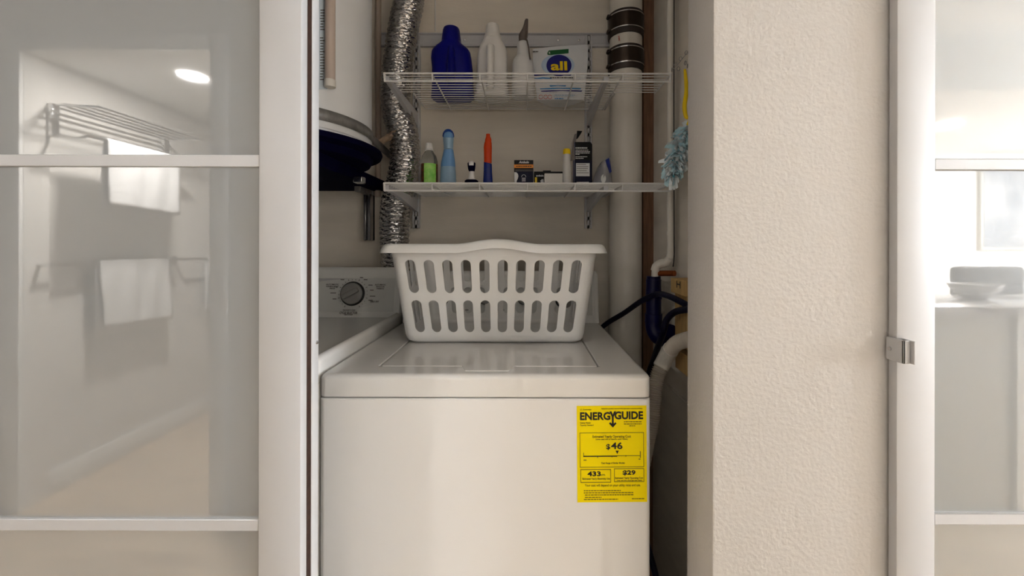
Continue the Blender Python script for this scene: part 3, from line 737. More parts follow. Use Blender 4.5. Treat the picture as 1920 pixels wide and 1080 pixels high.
# seismic strap: wraps the front, then runs straight to the wall
arc = []
for k in range(61):
    a = R(-200 + 220 * k / 60); arc.append(Vector((HX_ + (HR + 0.002) * math.cos(a), HY_ + (HR + 0.002) * math.sin(a), 0)))
arc.append(Vector((-0.484, 1.527, 0)))
obj('strap', G().loft([[Vector((p.x, p.y, sz_b)) for p in arc], [Vector((p.x, p.y, sz_t)) for p in arc]], False, False, False), M['galv'], wh, 60).modifiers.new('thickness', 'SOLIDIFY').thickness = 0.0015
# paper label, discharge tube on the jacket front
def onj(u, off=0.0):                     # point on the jacket along the view ray of column u
    k = (u - CX) / F; A = k * k + 1; B = -2 * (k * HX_ + HY_); C_ = HX_ ** 2 + HY_ ** 2 - (HR + off) ** 2
    s_ = (-B - math.sqrt(max(0, B * B - 4 * A * C_))) / (2 * A); return k * s_, s_
g = G(); us = [585 + 28 * k / 8 for k in range(9)]
g.loft([[(*onj(u, 0.001), vz(168, onj(u)[1], u)) for u in us], [(*onj(u, 0.001), 2.2) for u in us]], False, False, False)
lb = obj('paper_label', g, M['labelpaper'], wh, 60)
lg = G(); random.seed(5)
for k in range(26):
    v = 18 + k * 5.2
    if 58 < v < 66: continue
    a = 599 + random.uniform(0, 1); b = a + random.uniform(5, 11)
    p0, p1 = onj(a, 0.0016), onj(b, 0.0016)
    lg.add([(*p0, vz(v, p0[1], a)), (*p1, vz(v, p1[1], b)), (*p1, vz(v + 2.0, p1[1], b)), (*p0, vz(v + 2.0, p0[1], a))], [(0, 1, 2, 3)])
obj('label_print', lg, M['inkgrey'], lb, 0)
q = onj(618, 0.012); zend = vz(150, q[1], 618)
tb = obj('discharge_tube', G().tube([(q[0], q[1], zend), (q[0], q[1], zend + 0.3), (q[0] + 0.004, q[1], 2.2)], 0.0125, 20), M['beige_pipe'], wh)
tb['label'] = 'beige plastic discharge tube'
obj('tube_end', G().lathe([(0.0128, 0), (0.014, 0.002), (0.014, 0.016), (0.0128, 0.018)], (q[0], q[1], zend - 0.018), 20), M['pvc'], tb)
vp = obj('vertical_pipe', G().tube([(ux(706.5, 1.50), 1.512, PZ1 - 0.06), (ux(706.5, 1.50), 1.512, ZC)], 0.0098, 16), M['beige_pipe'])
tag(vp, 'thin beige vertical pipe between the water heater and the foil duct', 'pipe')

# ------------------------------------------------------------------ small plumbing at the right
XP = 0.432
tp_ = [at(1257, -70, 1.225), at(1257, 200, 1.225), at(1257, 440, 1.225), at(1257, 470, 1.225), at(1256, 484, 1.228), at(1249, 492, 1.235), at(1239, 494, 1.245), at(1231, 499, 1.25), at(1228, 510, 1.252), at(1227.5, 528, 1.252)]
sp_ = thing('supply_pipe', tp_[-1], 'slim white supply pipe running down the right closet wall to an elbow', 'pipe')
obj('pipe', G().tube(spline(tp_, 8), 0.0102, 16), M['pvc'], sp_)
for v0, v1 in ((434, 441), (476, 484)):
    a, b = at(1257, v1, 1.225), at(1257, v0, 1.225)
    obj('fitting', G().tube([a, b], 0.0122, 16), M['pvc'], sp_)
obj('elbow', G().tube(spline([at(1256, 484, 1.228), at(1249, 492, 1.235), at(1239, 494, 1.245), at(1231, 499, 1.25), at(1228, 508, 1.252)], 8), 0.0128, 16), M['pvc'], sp_)
cd = obj('black_cord', G().tube(spline([at(1264, -60, 1.21), at(1263.5, 200, 1.21), at(1264, 437, 1.21), at(1264, 480, 1.212), at(1262, 500, 1.22)], 8), 0.0016, 8), M['ink'])
tag(cd, 'thin black cord running along the slim white pipe', 'cord')
st_ = thing('stand_pipe', at(1226, 645, 1.26), 'navy plastic standpipe and trap beside the washing machine', 'drain pipe')
obj('stand_tube', G().tube([at(1225.5, 524, 1.262), at(1225.5, 602, 1.262)], 0.0225, 24), M['navy_pipe'], st_)
obj('collar', G().tube([at(1225.5, 588, 1.262), at(1225.5, 604, 1.262)], 0.0255, 24), M['navy_pipe'], st_)
obj('trap_bend', G().tube(spline([at(1225.5, 600, 1.262), at(1226, 614, 1.26), at(1232, 628, 1.25), at(1243, 634, 1.235), at(1253, 628, 1.22)], 8), 0.0245, 24), M['navy_pipe'], st_)
e0, e1 = at(1250, 628, 1.215), at(1259, 622, 1.19)
obj('trap_nut', G().tube([e0, e1], 0.0235, 10), M['navy_pipe'], st_)
obj('upper_hub', G().tube([at(1225.5, 518, 1.262), at(1225.5, 560, 1.262)], lambda t: 0.0205 + 0.004 * t, 24), M['navy_pipe'], st_)
cs = obj('copper_stub', G().tube([at(1236, 512.5, 1.25), at(1255, 512.5, 1.225), at(1265, 512.5, 1.21)], 0.0085, 16), M['copper'])
tag(cs, 'short copper pipe stub beside the white elbow', 'pipe')
def wx(u, d): return ux(u, d)
bk = thing('lumber_block', (0.45, 1.16, vz(675, 1.15)), 'raw lumber blocking with a pencilled H on the right closet wall', 'wood block')
obj('top_block', G().box(0.412, XSIDE, 1.06, 1.165, vz(547, 1.165), vz(520, 1.165), 0.001, 1), M['lumber'], bk)
obj('upright', G().box(0.42, XSIDE, 1.07, 1.155, vz(642, 1.15), vz(547, 1.165), 0.001, 1), M['lumber'], bk)
obj('lower_block', G().box(0.416, XSIDE, 1.03, 1.14, vz(688, 1.14), vz(652, 1.14), 0.001, 1), M['lumber'], bk)
yh_ = 0.412 * F / (1275 - CX)
obj('pencil_mark', merge(*[G().box(0.4112, 0.4124, y_ - 0.0018, y_ + 0.0018, vz(540, 1.10), vz(527, 1.10)) for y_ in (1.095, 1.118)], G().box(0.4112, 0.4124, 1.095, 1.118, vz(534, 1.1), vz(532, 1.1))), M['ink'], bk, 0)
ho = obj('inlet_hose', G().tube(spline([at(1110, 640, 1.46), at(1132, 611, 1.425), at(1170, 587, 1.35), at(1205, 563, 1.255), at(1233, 551.5, 1.20), at(1258, 557, 1.12), at(1290, 573, 1.035), at(1325, 590, 0.97)], 10), 0.0083, 14), M['hose_black'])
tag(ho, 'dark inlet hose arching from behind the washer over the standpipe', 'hose')
ho = obj('inlet_hose', G().tube(spline([at(1315, 578, 0.96), at(1290, 580, 1.02), at(1266, 585, 1.09), at(1250, 600, 1.12), at(1243, 625, 1.135), at(1234, 650, 1.20), at(1225, 675, 1.29), at(1216, 705, 1.33), at(1205, 780, 1.38)], 10), 0.0088, 14), M['hose_black'])
tag(ho, 'dark inlet hose hanging down past the trap behind the washer', 'hose')
# corrugated drain hose
hp = spline([at(1312, 632, 0.95), at(1288, 637, 1.0), at(1270, 643, 1.045), at(1257, 656, 1.08), at(1245, 677, 1.11), at(1235, 697, 1.11), at(1229, 720, 1.10), at(1226, 750, 1.09), at(1222, 790, 1.08), at(1213, 830, 1.08), at(1200, 900, 1.1)], 64)
dh = thing('drain_hose', hp[-1], 'grey corrugated drain hose curving down beside the washing machine', 'hose')
LEN = [0]
for i in range(1, len(hp)): LEN.append(LEN[-1] + (hp[i] - hp[i - 1]).length)
n_ = len(hp)
obj('corrugated_hose', G().tube(hp, lambda t: 0.0172 + 0.0022 * math.sin(LEN[min(n_ - 1, round(t * (n_ - 1)))] / 0.0054 * 2 * math.pi), 20), M['hose_grey'], dh, 80)
seg = [p for i, p in enumerate(hp) if 64 * 2.9 < i < 64 * 4.6]
obj('sleeve', G().tube(seg, 0.0208, 20), M['pvc'], dh)
fc = obj('power_cord', G().tube(spline([Vector((0.29, 1.30, 0.60)), Vector((0.32, 1.1, 0.42)), Vector((0.345, 1.0, 0.28)), Vector((0.35, 0.93, 0.15)), Vector((0.34, 0.9, 0.012))], 8), 0.008, 10), M['hose_black'])
tag(fc, 'dark cord running down the gap between washer and wall to the floor', 'cord')
tc_ = obj('thin_cable', G().tube([at(816, -60, 1.528), at(816, 58, 1.528)], 0.0022, 8), M['wire'])
tag(tc_, 'thin white cable on the back wall above the hanging rail', 'cable')

# ------------------------------------------------------------------ duster hanging on the right wall
du = thing('feather_duster', at(1262, 345, 1.14), 'fluffy white and light blue duster with a yellow handle, hanging on the right wall', 'duster')
obj('handle', G().tube(spline([at(1284, 130, 1.15), at(1286, 150, 1.15), at(1287, 172, 1.14), at(1283.5, 200, 1.13), at(1287, 220, 1.125), at(1296, 214, 1.12), at(1298, 190, 1.12)], 8), lambda t: 0.0035 + 0.0025 * math.sin(math.pi * min(1, t * 1.2)), 10), M['duster_handle'], du)
obj('head_core', G().tube(spline([at(1294, 222, 1.12), at(1284, 250, 1.125), at(1274, 285, 1.13), at(1262, 325, 1.135)], 8), 0.004, 8), M['duster_handle'], du)
random.seed(21)
ax_ = spline([at(1290, 240, 1.125), at(1277, 272, 1.13), at(1267, 300, 1.13), at(1259, 326, 1.135)], 10)
for nm, mm, cnt, r0, r1 in (('white_fibres', 'duster_white', 300, 0.02, 0.046), ('blue_fibres', 'duster_blue', 280, 0.018, 0.042), ('teal_fibres', 'duster_teal', 36, 0.010, 0.026)):
    g = G()
    for k in range(cnt):
        t = random.random(); c = ax_[min(len(ax_) - 1, int(t * len(ax_)))]
        env = 0.75 + 0.35 * math.sin(math.pi * min(1, t * 0.9 + 0.1))
        dv = Vector((random.gauss(0, 1), random.gauss(0, 1), random.gauss(-0.25, 0.8))).normalized()
        if dv.x > 0.6: dv.x *= 0.4
        if dv.y > 0.6: dv.y *= 0.5
        L_ = random.uniform(r0, r1) * env; side = dv.cross(Vector((random.random(), random.random(), random.random()))).normalized()
        wd = random.uniform(0.003, 0.0065); pts = []
        droop = Vector((0, 0, -1))
        rowsL = []
        for j in range(5):
            s_ = j / 4; p = c + dv * L_ * s_ + droop * 0.012 * s_ * s_ + side * 0.006 * noise.noise(Vector((k, j * 0.7, 0)))
            wj = wd * (0.35 + 1.1 * math.sin(math.pi * (0.12 + 0.72 * s_)))
            rowsL.append([p - side * wj, p + dv.cross(side) * wj * 0.3, p + side * wj])
        g.loft(rowsL, False, False, False)
    o = obj(nm, g, M[mm], du, 80, recalc=False); o['kind'] = 'stuff'
# little wire chain the duster hangs by
ch = thing('wire_chain', at(1280, 120, 1.16), 'small tangle of wire rings above the yellow duster handle', 'chain')
for u, v in ((1287, 99), (1276, 110), (1285, 118), (1289, 124), (1267, 121), (1272, 129), (1260, 131)):
    c = at(u, v, 1.17); a0 = random.random() * 3
    ring = [c + Vector((0.004 * math.cos(t * math.pi / 6) * math.cos(a0), 0.004 * math.sin(a0) * math.cos(t * math.pi / 6), 0.0055 * math.sin(t * math.pi / 6))) for t in range(13)]
    obj('ring', G().tube(ring, 0.0009, 6), M['galv'], ch)
obj('chain_wire', G().tube(spline([at(1260, 132, 1.17), at(1268, 124, 1.17), at(1278, 112, 1.17), at(1290, 97, 1.17)], 6), 0.0008, 6), M['galv'], ch)

# ------------------------------------------------------------------ upper shelf
def base_v(z, d, u): return CY + (HC - z) * F / d + (u - CX) * ROLL
dB = 1.40
vb = base_v(ZU + 0.002, dB, 850)
t = thing('detergent_bottle', at(848, vb, dB), 'royal blue detergent bottle with a blue cap on the upper wire shelf', 'bottle')
obj('body', prof([(vb, 812, 885, 0.62), (vb - 3, 809, 889, 0.62), (170, 810, 888, 0.62), (150, 811, 887.5, 0.62), (130, 811, 886, 0.62), (112, 809, 884, 0.62), (100, 810, 882, 0.62), (94, 813, 878, 0.64), (89, 818, 872, 0.68), (84, 826, 866, 0.9), (80, 829, 864, 1)], dB, 0.62, 2.6), M['blue_bottle'], t)
obj('grip', G().tube(spline([at(846, 90, 1.37), at(846, 105, 1.352), at(846, 130, 1.345), at(846, 150, 1.352), at(846, 172, 1.385)], 6), lambda q_: 0.011 + 0.004 * q_, 14), M['blue_bottle'], t)
cp = obj('cap', prof([(82, 827.5, 865, 1, 2), (78, 828, 864.5, 1, 2), (70, 829, 863.5, 1, 2), (58, 830.5, 862, 1, 2), (54, 832, 860.5, 1, 2), (52, 836, 857, 1, 2)], dB, 1, 2), M['blue_bottle'], t)
vb = base_v(ZU + 0.002, dB, 923)
t = thing('bleach_jug', at(923, vb, dB), 'milky white plastic jug with a moulded handle on the upper wire shelf', 'bottle')
obj('body', prof([(vb, 893, 952, 0.8), (vb - 3, 890, 955, 0.8), (178, 890.5, 954.5, 0.8), (164, 892.5, 952.5, 0.75), (156, 893.5, 952, 0.5), (130, 894.5, 951.5, 0.42), (106, 895, 951.5, 0.5), (96, 897, 950.5, 0.7), (88, 901, 947, 0.85), (80, 905, 942, 0.95), (75, 907.5, 940, 1)], dB + 0.012, 0.7, 2.8), M['white_bottle'], t)
obj('handle', G().tube(spline([at(920, 88, 1.372), at(919.5, 98, 1.362), at(919, 125, 1.358), at(919, 152, 1.362), at(919, 168, 1.375)], 6), lambda q_: 0.0125 + 0.002 * abs(q_ - 0.5), 16), M['white_bottle'], t)
obj('cap', prof([(76, 906.5, 941, 1, 2), (68, 908, 939.5, 1, 2), (67, 909.5, 938, 1, 2), (52, 911, 936, 1, 2), (48, 912, 935, 1, 2), (46, 915, 932, 1, 2)], dB + 0.012, 1, 2), M['white_bottle'], t)
vb = base_v(ZU + 0.002, 1.38, 981)
t = thing('spray_bottle', at(981, vb, 1.38), 'white spray bottle with a brown trigger head beside the pouch', 'bottle')
obj('body', prof([(vb, 962, 1001, 0.9), (vb - 3, 960, 1003, 0.9), (150, 960, 1002, 0.9), (122, 960.5, 1000, 0.9), (113, 963, 997.5, 0.95), (108, 967, 994, 1), (104, 969.5, 992, 1)], 1.38, 0.9, 2.3), M['spray'], t)
obj('neck_sleeve', prof([(108, 968.5, 993, 1), (95, 970, 991.5, 1), (84, 969, 991.5, 1), (80, 971, 990, 1), (77.5, 975, 986, 1)], 1.38, 1, 2), M['spray'], t)
hd = obj('trigger_head', prof([(79, 973, 987.5, 1.0), (74, 972.5, 988, 1.2), (68, 972.5, 989.5, 1.5), (62, 976, 990, 1.8), (57, 979, 990, 2.2), (48, 982, 990.3, 2.4), (41, 983.5, 990.5, 2.4), (38.5, 984.5, 990.5, 2.2)], 1.38, 1.6, 3), M['trigger'], t)
obj('trigger_lever', G().tube(spline([at(988, 75, 1.36), at(991, 88, 1.352), at(992.5, 100, 1.35), at(994, 112, 1.354)], 5), 0.0022, 8), M['trigger'], hd)

# detergent pouch
vb = base_v(ZU + 0.002, 1.395, 1050)
po = thing('detergent_pouch', at(1050, vb, 1.41), 'white stand-up detergent pouch with a navy circle and yellow lettering', 'pouch')
Pt = lambda u, v, d: at(u, v, d)
yt, yb = 1.438, 1.380
def pf(u, v):                              # point on the pouch's tilted front plane
    f = (v - 85) / (vb - 85); return at(u, v, yt + (yb - yt) * min(1, max(0, f)))
g = G(); rowsP = []
NU, NV = 18, 20
def edge(v):
    f = (v - 85) / (vb - 85)
    return 999.5 + 7 * f ** 2 - 1.0 * math.sin(f * 5), 1102.5 - 7 * f ** 2 + 0.6 * math.sin(f * 6)
def vtop(u): return 90.5 - (u - 1000) / 102 * 8.0
front, back = [], []
for j in range(NV + 1):
    f = j / NV; lf, lb_ = [], []
    for i in range(NU + 1):
        s_ = i / NU; v = vtop(1000 + 102 * s_) * (1 - f) + vb * f
        a, b = edge(v); u = a + (b - a) * s_
        p = pf(u, v); bul = math.sin(math.pi * s_) ** 0.5 if 0 < s_ < 1 else 0
        lf.append(p + Vector((0, 0.006 * (1 - bul), 0)))
        depth = 0.004 + 0.07 * f ** 0.8 * bul + 0.004
        lb_.append(p + Vector((0, 0.008 + depth * 0.9 * (bul if bul else 0) + 0.002, 0)))
    front.append(lf); back.append(lb_)
g.loft([lf + lb_[::-1] for lf, lb_ in zip(front, back)])
obj('pouch_body', g, M['pouch'], po, 60)
TP = math.atan2(yt - yb, vz(85, 1.41) - vz(vb, 1.41))
def decal(poly, off=0.0012):
    return G().loft([[pf(u, v) - Vector((0, off, 0)) for u, v in poly], [pf(u, v) - Vector((0, off - 0.0008, 0)) for u, v in poly]])
def circ(u, v, r_, ry=None, n=40): return [(u + r_ * math.cos(2 * math.pi * k / n), v + (ry or r_) * math.sin(2 * math.pi * k / n)) for k in range(n)]
obj('pale_halo', decal(circ(1046, 122, 31, 20), 0.0009), mat('pale_blue_print', (188, 208, 230), 0.35), po, 0)
obj('navy_circle', decal(circ(1048, 123, 23.5, 20)), M['navy_print'], po, 0)
tx = text('t', 'all', pf(1048, 124) - Vector((0, 0.0022, 0)), 31 * 1.40 / F, 21 * 1.40 / F, None, bold=0.03, tilt=TP, make=False)
obj('yellow_lettering', tx, M['yellow_print'], po, 0)
gb = obj('green_badge', decal([(1026, 100), (1029, 95), (1036, 94.5), (1066, 92), (1066, 100), (1032, 103.5), (1027, 103)]), M['green_print'], po, 0)
obj('badge_number', text('t', '4', pf(1030, 99.5) - Vector((0, 0.002, 0)), 0.006, 0.010, None, tilt=TP, make=False), M['white_print'], po, 0)
for k, (a, b, v0, v1, mm) in enumerate(((1000, 1072, 139, 141.5, 'navy_print'), (1001, 1035, 146, 148.5, 'lightblue_print'), (1030, 1062, 159, 162, 'lightblue_print'), (1012, 1090, 165, 167.5, 'lightblue_print'), (1014, 1092, 169.5, 171.5, 'navy_print'))):
    obj('printed_stripe', decal([(a, v0 + 1), ((a + b) / 2, v0 - 1), (b, v0 + 0.5), (b - 2, v1 + 0.5), ((a + b) / 2, v1 - 1), (a + 2, v1 + 1)], 0.0013), M[mm], po, 0)
random.seed(9); g = G(); g2 = G()
for v, a, b, q_ in ((146, 1031, 1074, g), (154, 1030, 1072, g), (173, 1030, 1044, g), (178, 1040, 1078, g2), (181.5, 1038, 1076, g2), (185, 1040, 1056, g2), (97, 999, 1009, g)):
    x = a
    while x < b:
        wl = random.uniform(2, 6); d_ = decal([(x, v - 0.9), (min(b, x + wl), v - 0.9), (min(b, x + wl), v + 0.9), (x, v + 0.9)], 0.0014); q_.add(d_.v, d_.f); x += wl + 0.8
obj('printed_text', g, M['inkgrey'], po, 0)['kind'] = 'stuff'; obj('printed_text', g2, M['lightblue_print'], po, 0)['kind'] = 'stuff'
for u in (1014, 1023, 1031):
    rg = [pf(u + 3.6 * math.cos(k * math.pi / 8), 182 + 3.6 * math.sin(k * math.pi / 8)) - Vector((0, 0.001, 0)) for k in range(17)]
    obj('printed_ring', G().tube(rg, 0.0008, 6), M['red_print'], po)

# ------------------------------------------------------------------ lower shelf
def lowbase(d, u): return base_v(ZL + 0.0022, d, u)
d_ = 1.385; vb = lowbase(d_, 805)
t = thing('water_bottle', at(805, vb, d_), 'small clear plastic bottle with white cap and green fruit label', 'bottle')
obj('bottle_body', prof([(vb, 791, 818, 1), (vb - 2, 789.5, 820, 1), (350, 789.5, 820.5, 1), (318, 789.5, 820.5, 1), (303, 789.5, 820.5, 1), (293, 791.5, 818, 1), (288, 795, 814.5, 1), (284, 797.5, 811.8, 1), (280, 798, 811, 1)], d_, 1, 2), M['clear'], t)
obj('cap', prof([(280.5, 797.3, 811.7, 1), (278, 797.3, 811.7, 1), (270, 798.3, 811, 1), (268.5, 800, 809.5, 1)], d_, 1, 2), M['white_bottle'], t)
obj('neck_ring', prof([(282.8, 796.5, 812.6, 1), (281.3, 796.5, 812.6, 1)], d_, 1, 2), M['white_bottle'], t)
r_ = 15.8 * d_ / F; cxb = ux(805, d_, 320)
for nm, a0, a1, mm in (('green_label', -115, -28, 'green_label'), ('fruit_label', -160, -115, 'fruit_label'), ('fruit_label', -28, 15, 'fruit_label'), ('green_label', 15, 200, 'green_label')):
    ag = [R(a0 + (a1 - a0) * k / 14) for k in range(15)]
    obj(nm, G().loft([[(cxb + r_ * math.cos(a), d_ + r_ * math.sin(a), vz(v, d_)) for a in ag] for v in (vb - 5, 309)], False, False, False), M[mm], t, 60)
vb = lowbase(1.385, 840)
t = thing('blue_cleaner_bottle', at(840, vb, 1.385), 'tall light blue bottle with a dark blue domed cap', 'bottle')
obj('body', prof([(vb, 826, 854.5), (vb - 2, 824.5, 856), (345, 825, 855.5), (322, 826, 854.5), (305, 827.5, 853), (293, 830, 851.5), (281, 832.5, 849.7), (279, 833, 849.3)], 1.385, 0.7, 2.2), M['palerblue'], t)
obj('upper_sleeve', prof([(313, 826.4, 854), (304, 827.2, 853.3), (293, 829.6, 851.8), (281, 832.2, 850)], 1.385, 0.72, 2.2), M['lightblue'], t)
obj('neck', prof([(280, 832.5, 849.5, 1), (262, 831, 850.5, 1), (258, 830.5, 851, 1)], 1.385, 0.9, 2), M['palerblue'], t)
obj('cap', prof([(260, 831, 850.5, 0.9), (255, 829.7, 851.6, 0.9), (250, 830.5, 850.8, 0.9), (245.5, 833, 848.3, 0.9), (243, 836, 845, 0.9), (242, 839, 842, 0.9)], 1.385, 0.9, 2), M['midblue'], t)
obj('cap_front', prof([(259, 832.5, 849, 0.8), (254.5, 831.5, 849.9, 0.8), (250, 833, 848.5, 0.8), (247.5, 836, 845.5, 0.8)], 1.377, 0.9, 2), M['lightblue'], t)
db = 1.255; vb = lowbase(db, 884)
t = thing('dish_brush', at(884, vb, db), 'small white and navy scrub brush standing on its base', 'brush')
obj('base', prof([(vb, 873, 895), (vb - 1, 871, 897), (vb - 10, 871.5, 896.5), (vb - 12, 874, 894)], db, 0.8, 2.6), M['navy'], t)
obj('stem', prof([(vb - 11, 876.5, 891.5), (336, 877.3, 890.8), (330, 879.3, 889.5), (322, 880.3, 888.9), (318, 880, 889)], db, 0.8, 2.2), M['white_bottle'], t)
obj('grip_cup', prof([(321.5, 879.5, 889.5), (318, 878, 890.7), (312, 877, 891.4), (306.5, 876.7, 891.6), (305, 877.5, 891)], db, 0.8, 2.2), M['navy'], t)
obj('dome', prof([(311, 878.5, 889.8, 1.15), (306, 878, 890.2, 1.1), (303.5, 880, 888.5, 1), (302, 882.5, 886, 1)], db - 0.001, 0.85, 2), M['white_bottle'], t)
vb = lowbase(1.39, 915)
t = thing('orange_cleaner_bottle', at(915, vb, 1.39), 'slim bottle with orange top and glossy blue lower wrap', 'bottle')
obj('lower_wrap', prof([(vb, 907, 923), (vb - 2, 905.5, 924.5), (340, 906, 924), (322, 907, 922.8), (306, 907.3, 922.2)], 1.39, 0.6, 2.4, slope=-0.25), M['bluepack'], t)
obj('orange_top', prof([(306.2, 907.6, 921.9), (290, 907.5, 922), (276, 907, 922.3), (269, 908, 922), (265, 909.3, 921.3), (262, 909.5, 921.6), (259, 910.5, 920.7), (256, 911.3, 919.2), (252, 911.4, 918.9), (251, 912, 918.3)], 1.39, 0.6, 2.4, slope=-0.0), M['orange'], t)
# black box with the orange band
def fbox(name, u0, u1, v0, d, dep, m, par, bev=0.0006):
    um = (u0 + u1) / 2; return obj(name, G().box(ux(u0, d, v0), ux(u1, d, v0), d, d + dep, ZL + 0.0022, vz(v0, d, um), bev, 1), m, par)
def fdec(poly, d, off=0.0005): return G().prism([(at(u, v, d).x, at(u, v, d).z) for u, v in poly], d - off, d + 0.0005)
def rect(a, b, c, e): return [(a, c), (b, c), (b, e), (a, e)]
dd = 1.34
t = thing('bulb_box', at(982, lowbase(dd, 982), dd), 'black bulb carton with an orange band on the lower shelf', 'box')
fbox('carton', 964, 1000, 300, dd, 0.055, M['blackbox'], t)
obj('orange_band', fdec(rect(963.9, 1000.1, 308.5, 315), dd, 0.0006), M['orangeband'], t, 0)
obj('grey_band', fdec(rect(966, 999, 317.5, 321.5), dd), M['inkgrey'], t, 0)
obj('blue_field', fdec(rect(966, 999.5, 321.5, 352), dd), M['navybox'], t, 0)
obj('bulb_picture', fdec([(964.3, 323), (968, 323), (971, 326), (972, 330), (971, 334.5), (969, 339), (968, 345), (964.3, 347)], dd, 0.0007), M['white_print'], t, 0)
obj('lettering', text('t', 'Ambulo', Vector((ux(982, dd), dd - 0.0006, vz(304, dd))), 19 * dd / F, 4.6 * dd / F, None, bold=0.03, lean=0.2, make=False), M['white_print'], t, 0)
bmk = G(); random.seed(4)
x = 968
while x < 995:
    wl = random.uniform(1.5, 4); q_ = fdec(rect(x, x + wl, 310.9, 312.6), dd, 0.0009); bmk.add(q_.v, q_.f); x += wl + 0.7
obj('band_text', bmk, M['ink'], t, 0)
ic = G()
for k in range(3):
    q_ = fdec(rect(978.5, 985.5, 333.5 + k * 2.6, 334.6 + k * 2.6), dd, 0.0008); ic.add(q_.v, q_.f)
rg = [at(982 + 4 * math.cos(math.pi * k / 10), 332 - 4.5 * math.sin(math.pi * k / 10), dd - 0.0006) for k in range(11)]
ic.tube(rg, 0.0007, 6)
obj('bulb_icon', ic, M['white_print'], t, 0)
dd = 1.375
t = thing('low_black_box', at(1026, lowbase(dd, 1026), dd), 'low black carton with a yellow stripe behind the white box', 'box')
fbox('carton', 1001.5, 1055, 321.5, dd, 0.05, M['blackbox'], t)
obj('tuck_flap', G().box(ux(1018, dd), ux(1033, dd), dd + 0.01, dd + 0.03, vz(322, dd), vz(318.5, dd), 0.001, 1), M['blackbox'], t)
obj('yellow_stripe', fdec(rect(1003, 1007, 332.5, 352), dd), M['yellow_print'], t, 0)
obj('lettering', text('t', 'ambulo', Vector((ux(1012, dd), dd - 0.0006, vz(329.3, dd))), 14 * dd / F, 3.6 * dd / F, None, bold=0.03, make=False), M['white_print'], t, 0)
obj('bulb_picture', fdec([(1013, 339), (1016, 336), (1019, 336), (1020, 350), (1016, 350), (1014.5, 343)], dd), M['white_print'], t, 0)
dd = 1.325
t = thing('white_carton', at(1038, lowbase(dd, 1038), dd), 'plain white carton on the lower shelf in front of the low black box', 'box')
fbox('carton', 1021, 1055, 325, dd, 0.04, M['whitecard'], t)
obj('lid_seam', G().box(ux(1021.5, dd), ux(1054.5, dd), dd - 0.0002, dd + 0.001, vz(327.3, dd), vz(326.9, dd)), M['whitecard'], t, 0)
vb = lowbase(1.335, 1063)
t = thing('tall_canister', at(1063, vb, 1.335), 'slim white canister with a yellow cap beside the open navy box', 'canister')
obj('body', prof([(vb, 1056, 1070.5, 1), (vb - 2, 1055, 1071.5, 1), (330, 1055, 1071.3, 1), (313, 1055.3, 1070.8, 1), (304, 1056, 1069.5, 1), (288, 1056.5, 1069, 1)], 1.335, 1, 2), M['white_bottle'], t)
obj('cap', prof([(289.5, 1055.8, 1069.6, 1), (287, 1055.6, 1069.8, 1), (281, 1055.9, 1069.3, 1), (279.5, 1057, 1068.2, 1)], 1.335, 1, 2), M['yellow_print'], t)
# open navy box
dd = 1.345
t = thing('open_carton', at(1094, lowbase(dd, 1094), dd), 'tall open navy carton with white printing and a raised flap', 'box')
zt = vz(266, dd); x0, x1 = ux(1077.5, dd), ux(1110, dd)
zb = ZL + 0.0022
obj('carton', G().prism([(x0, zb), (x1, zb), (x1, zt - 0.008), (x1 - 0.005, zt), (x0, zt)], dd, dd + 0.05), M['navybox'], t, 0)
obj('front_face', fdec([(1078.5, 266.5), (1106, 266.5), (1110, 272), (1110, 300), (1078.5, 300)], dd), M['blackbox'], t, 0)
obj('side_face', G().loft([[(x0 - 0.0008, dd + 0.0005, zb), (x0 - 0.0008, dd + 0.05, zb), (x0 - 0.0008, dd + 0.05, zt), (x0 - 0.0008, dd + 0.0005, zt)], [(x0 + 0.0005, dd + 0.0005, zb), (x0 + 0.0005, dd + 0.05, zb), (x0 + 0.0005, dd + 0.05, zt), (x0 + 0.0005, dd + 0.0005, zt)]]), M['sidebox'], t, 0)
fl = [at(1077.5, 300, dd), at(1069.5, 302, dd + 0.02), at(1072, 268, dd + 0.02), at(1077, 252, dd + 0.02), at(1081.5, 250, dd), at(1079, 270, dd)]
obj('raised_flap', G().loft([fl, [p + Vector((0.0008, 0.001, 0)) for p in fl]]), M['greycard'], t, 0)
fl = [at(1080, 261, dd + 0.004), at(1082, 245, dd + 0.01), at(1092, 245.5, dd + 0.01), at(1089, 251, dd + 0.006), at(1083, 260, dd + 0.004)]
obj('torn_flap', G().loft([fl, [p + Vector((0, 0.001, 0)) for p in fl]]), M['blackbox'], t, 0)
g = G(); random.seed(8)
for v, a, b in ((277.5, 1079, 1101), (281.5, 1079, 1103), (284.3, 1079, 1106), (287, 1079, 1106), (289.5, 1079, 1087), (294, 1079, 1101), (297, 1079, 1094)):
    x = a
    while x < b:
        wl = min(b - x, random.uniform(2, 5)); hh = 1.1 if v == 277.5 else 0.6
        q_ = fdec(rect(x, x + wl, v - hh, v + hh), dd, 0.0009); g.add(q_.v, q_.f); x += wl + 0.6
obj('printed_text', g, M['white_print'], t, 0)['kind'] = 'stuff'
obj('white_panel', fdec(rect(1080, 1105.5, 306, 330.5), dd, 0.0007), M['white_print'], t, 0)
g = G()
for v in (308.5, 312.5, 316, 320, 324):
    q_ = fdec(rect(1081, 1104 - (v % 3) * 2, v - 0.4, v + 0.5), dd, 0.001); g.add(q_.v, q_.f)
obj('panel_text', g, M['inkgrey'], t, 0)
obj('white_foot', fdec(rect(1081, 1104, 341, 352), dd, 0.0007), M['white_print'], t, 0)
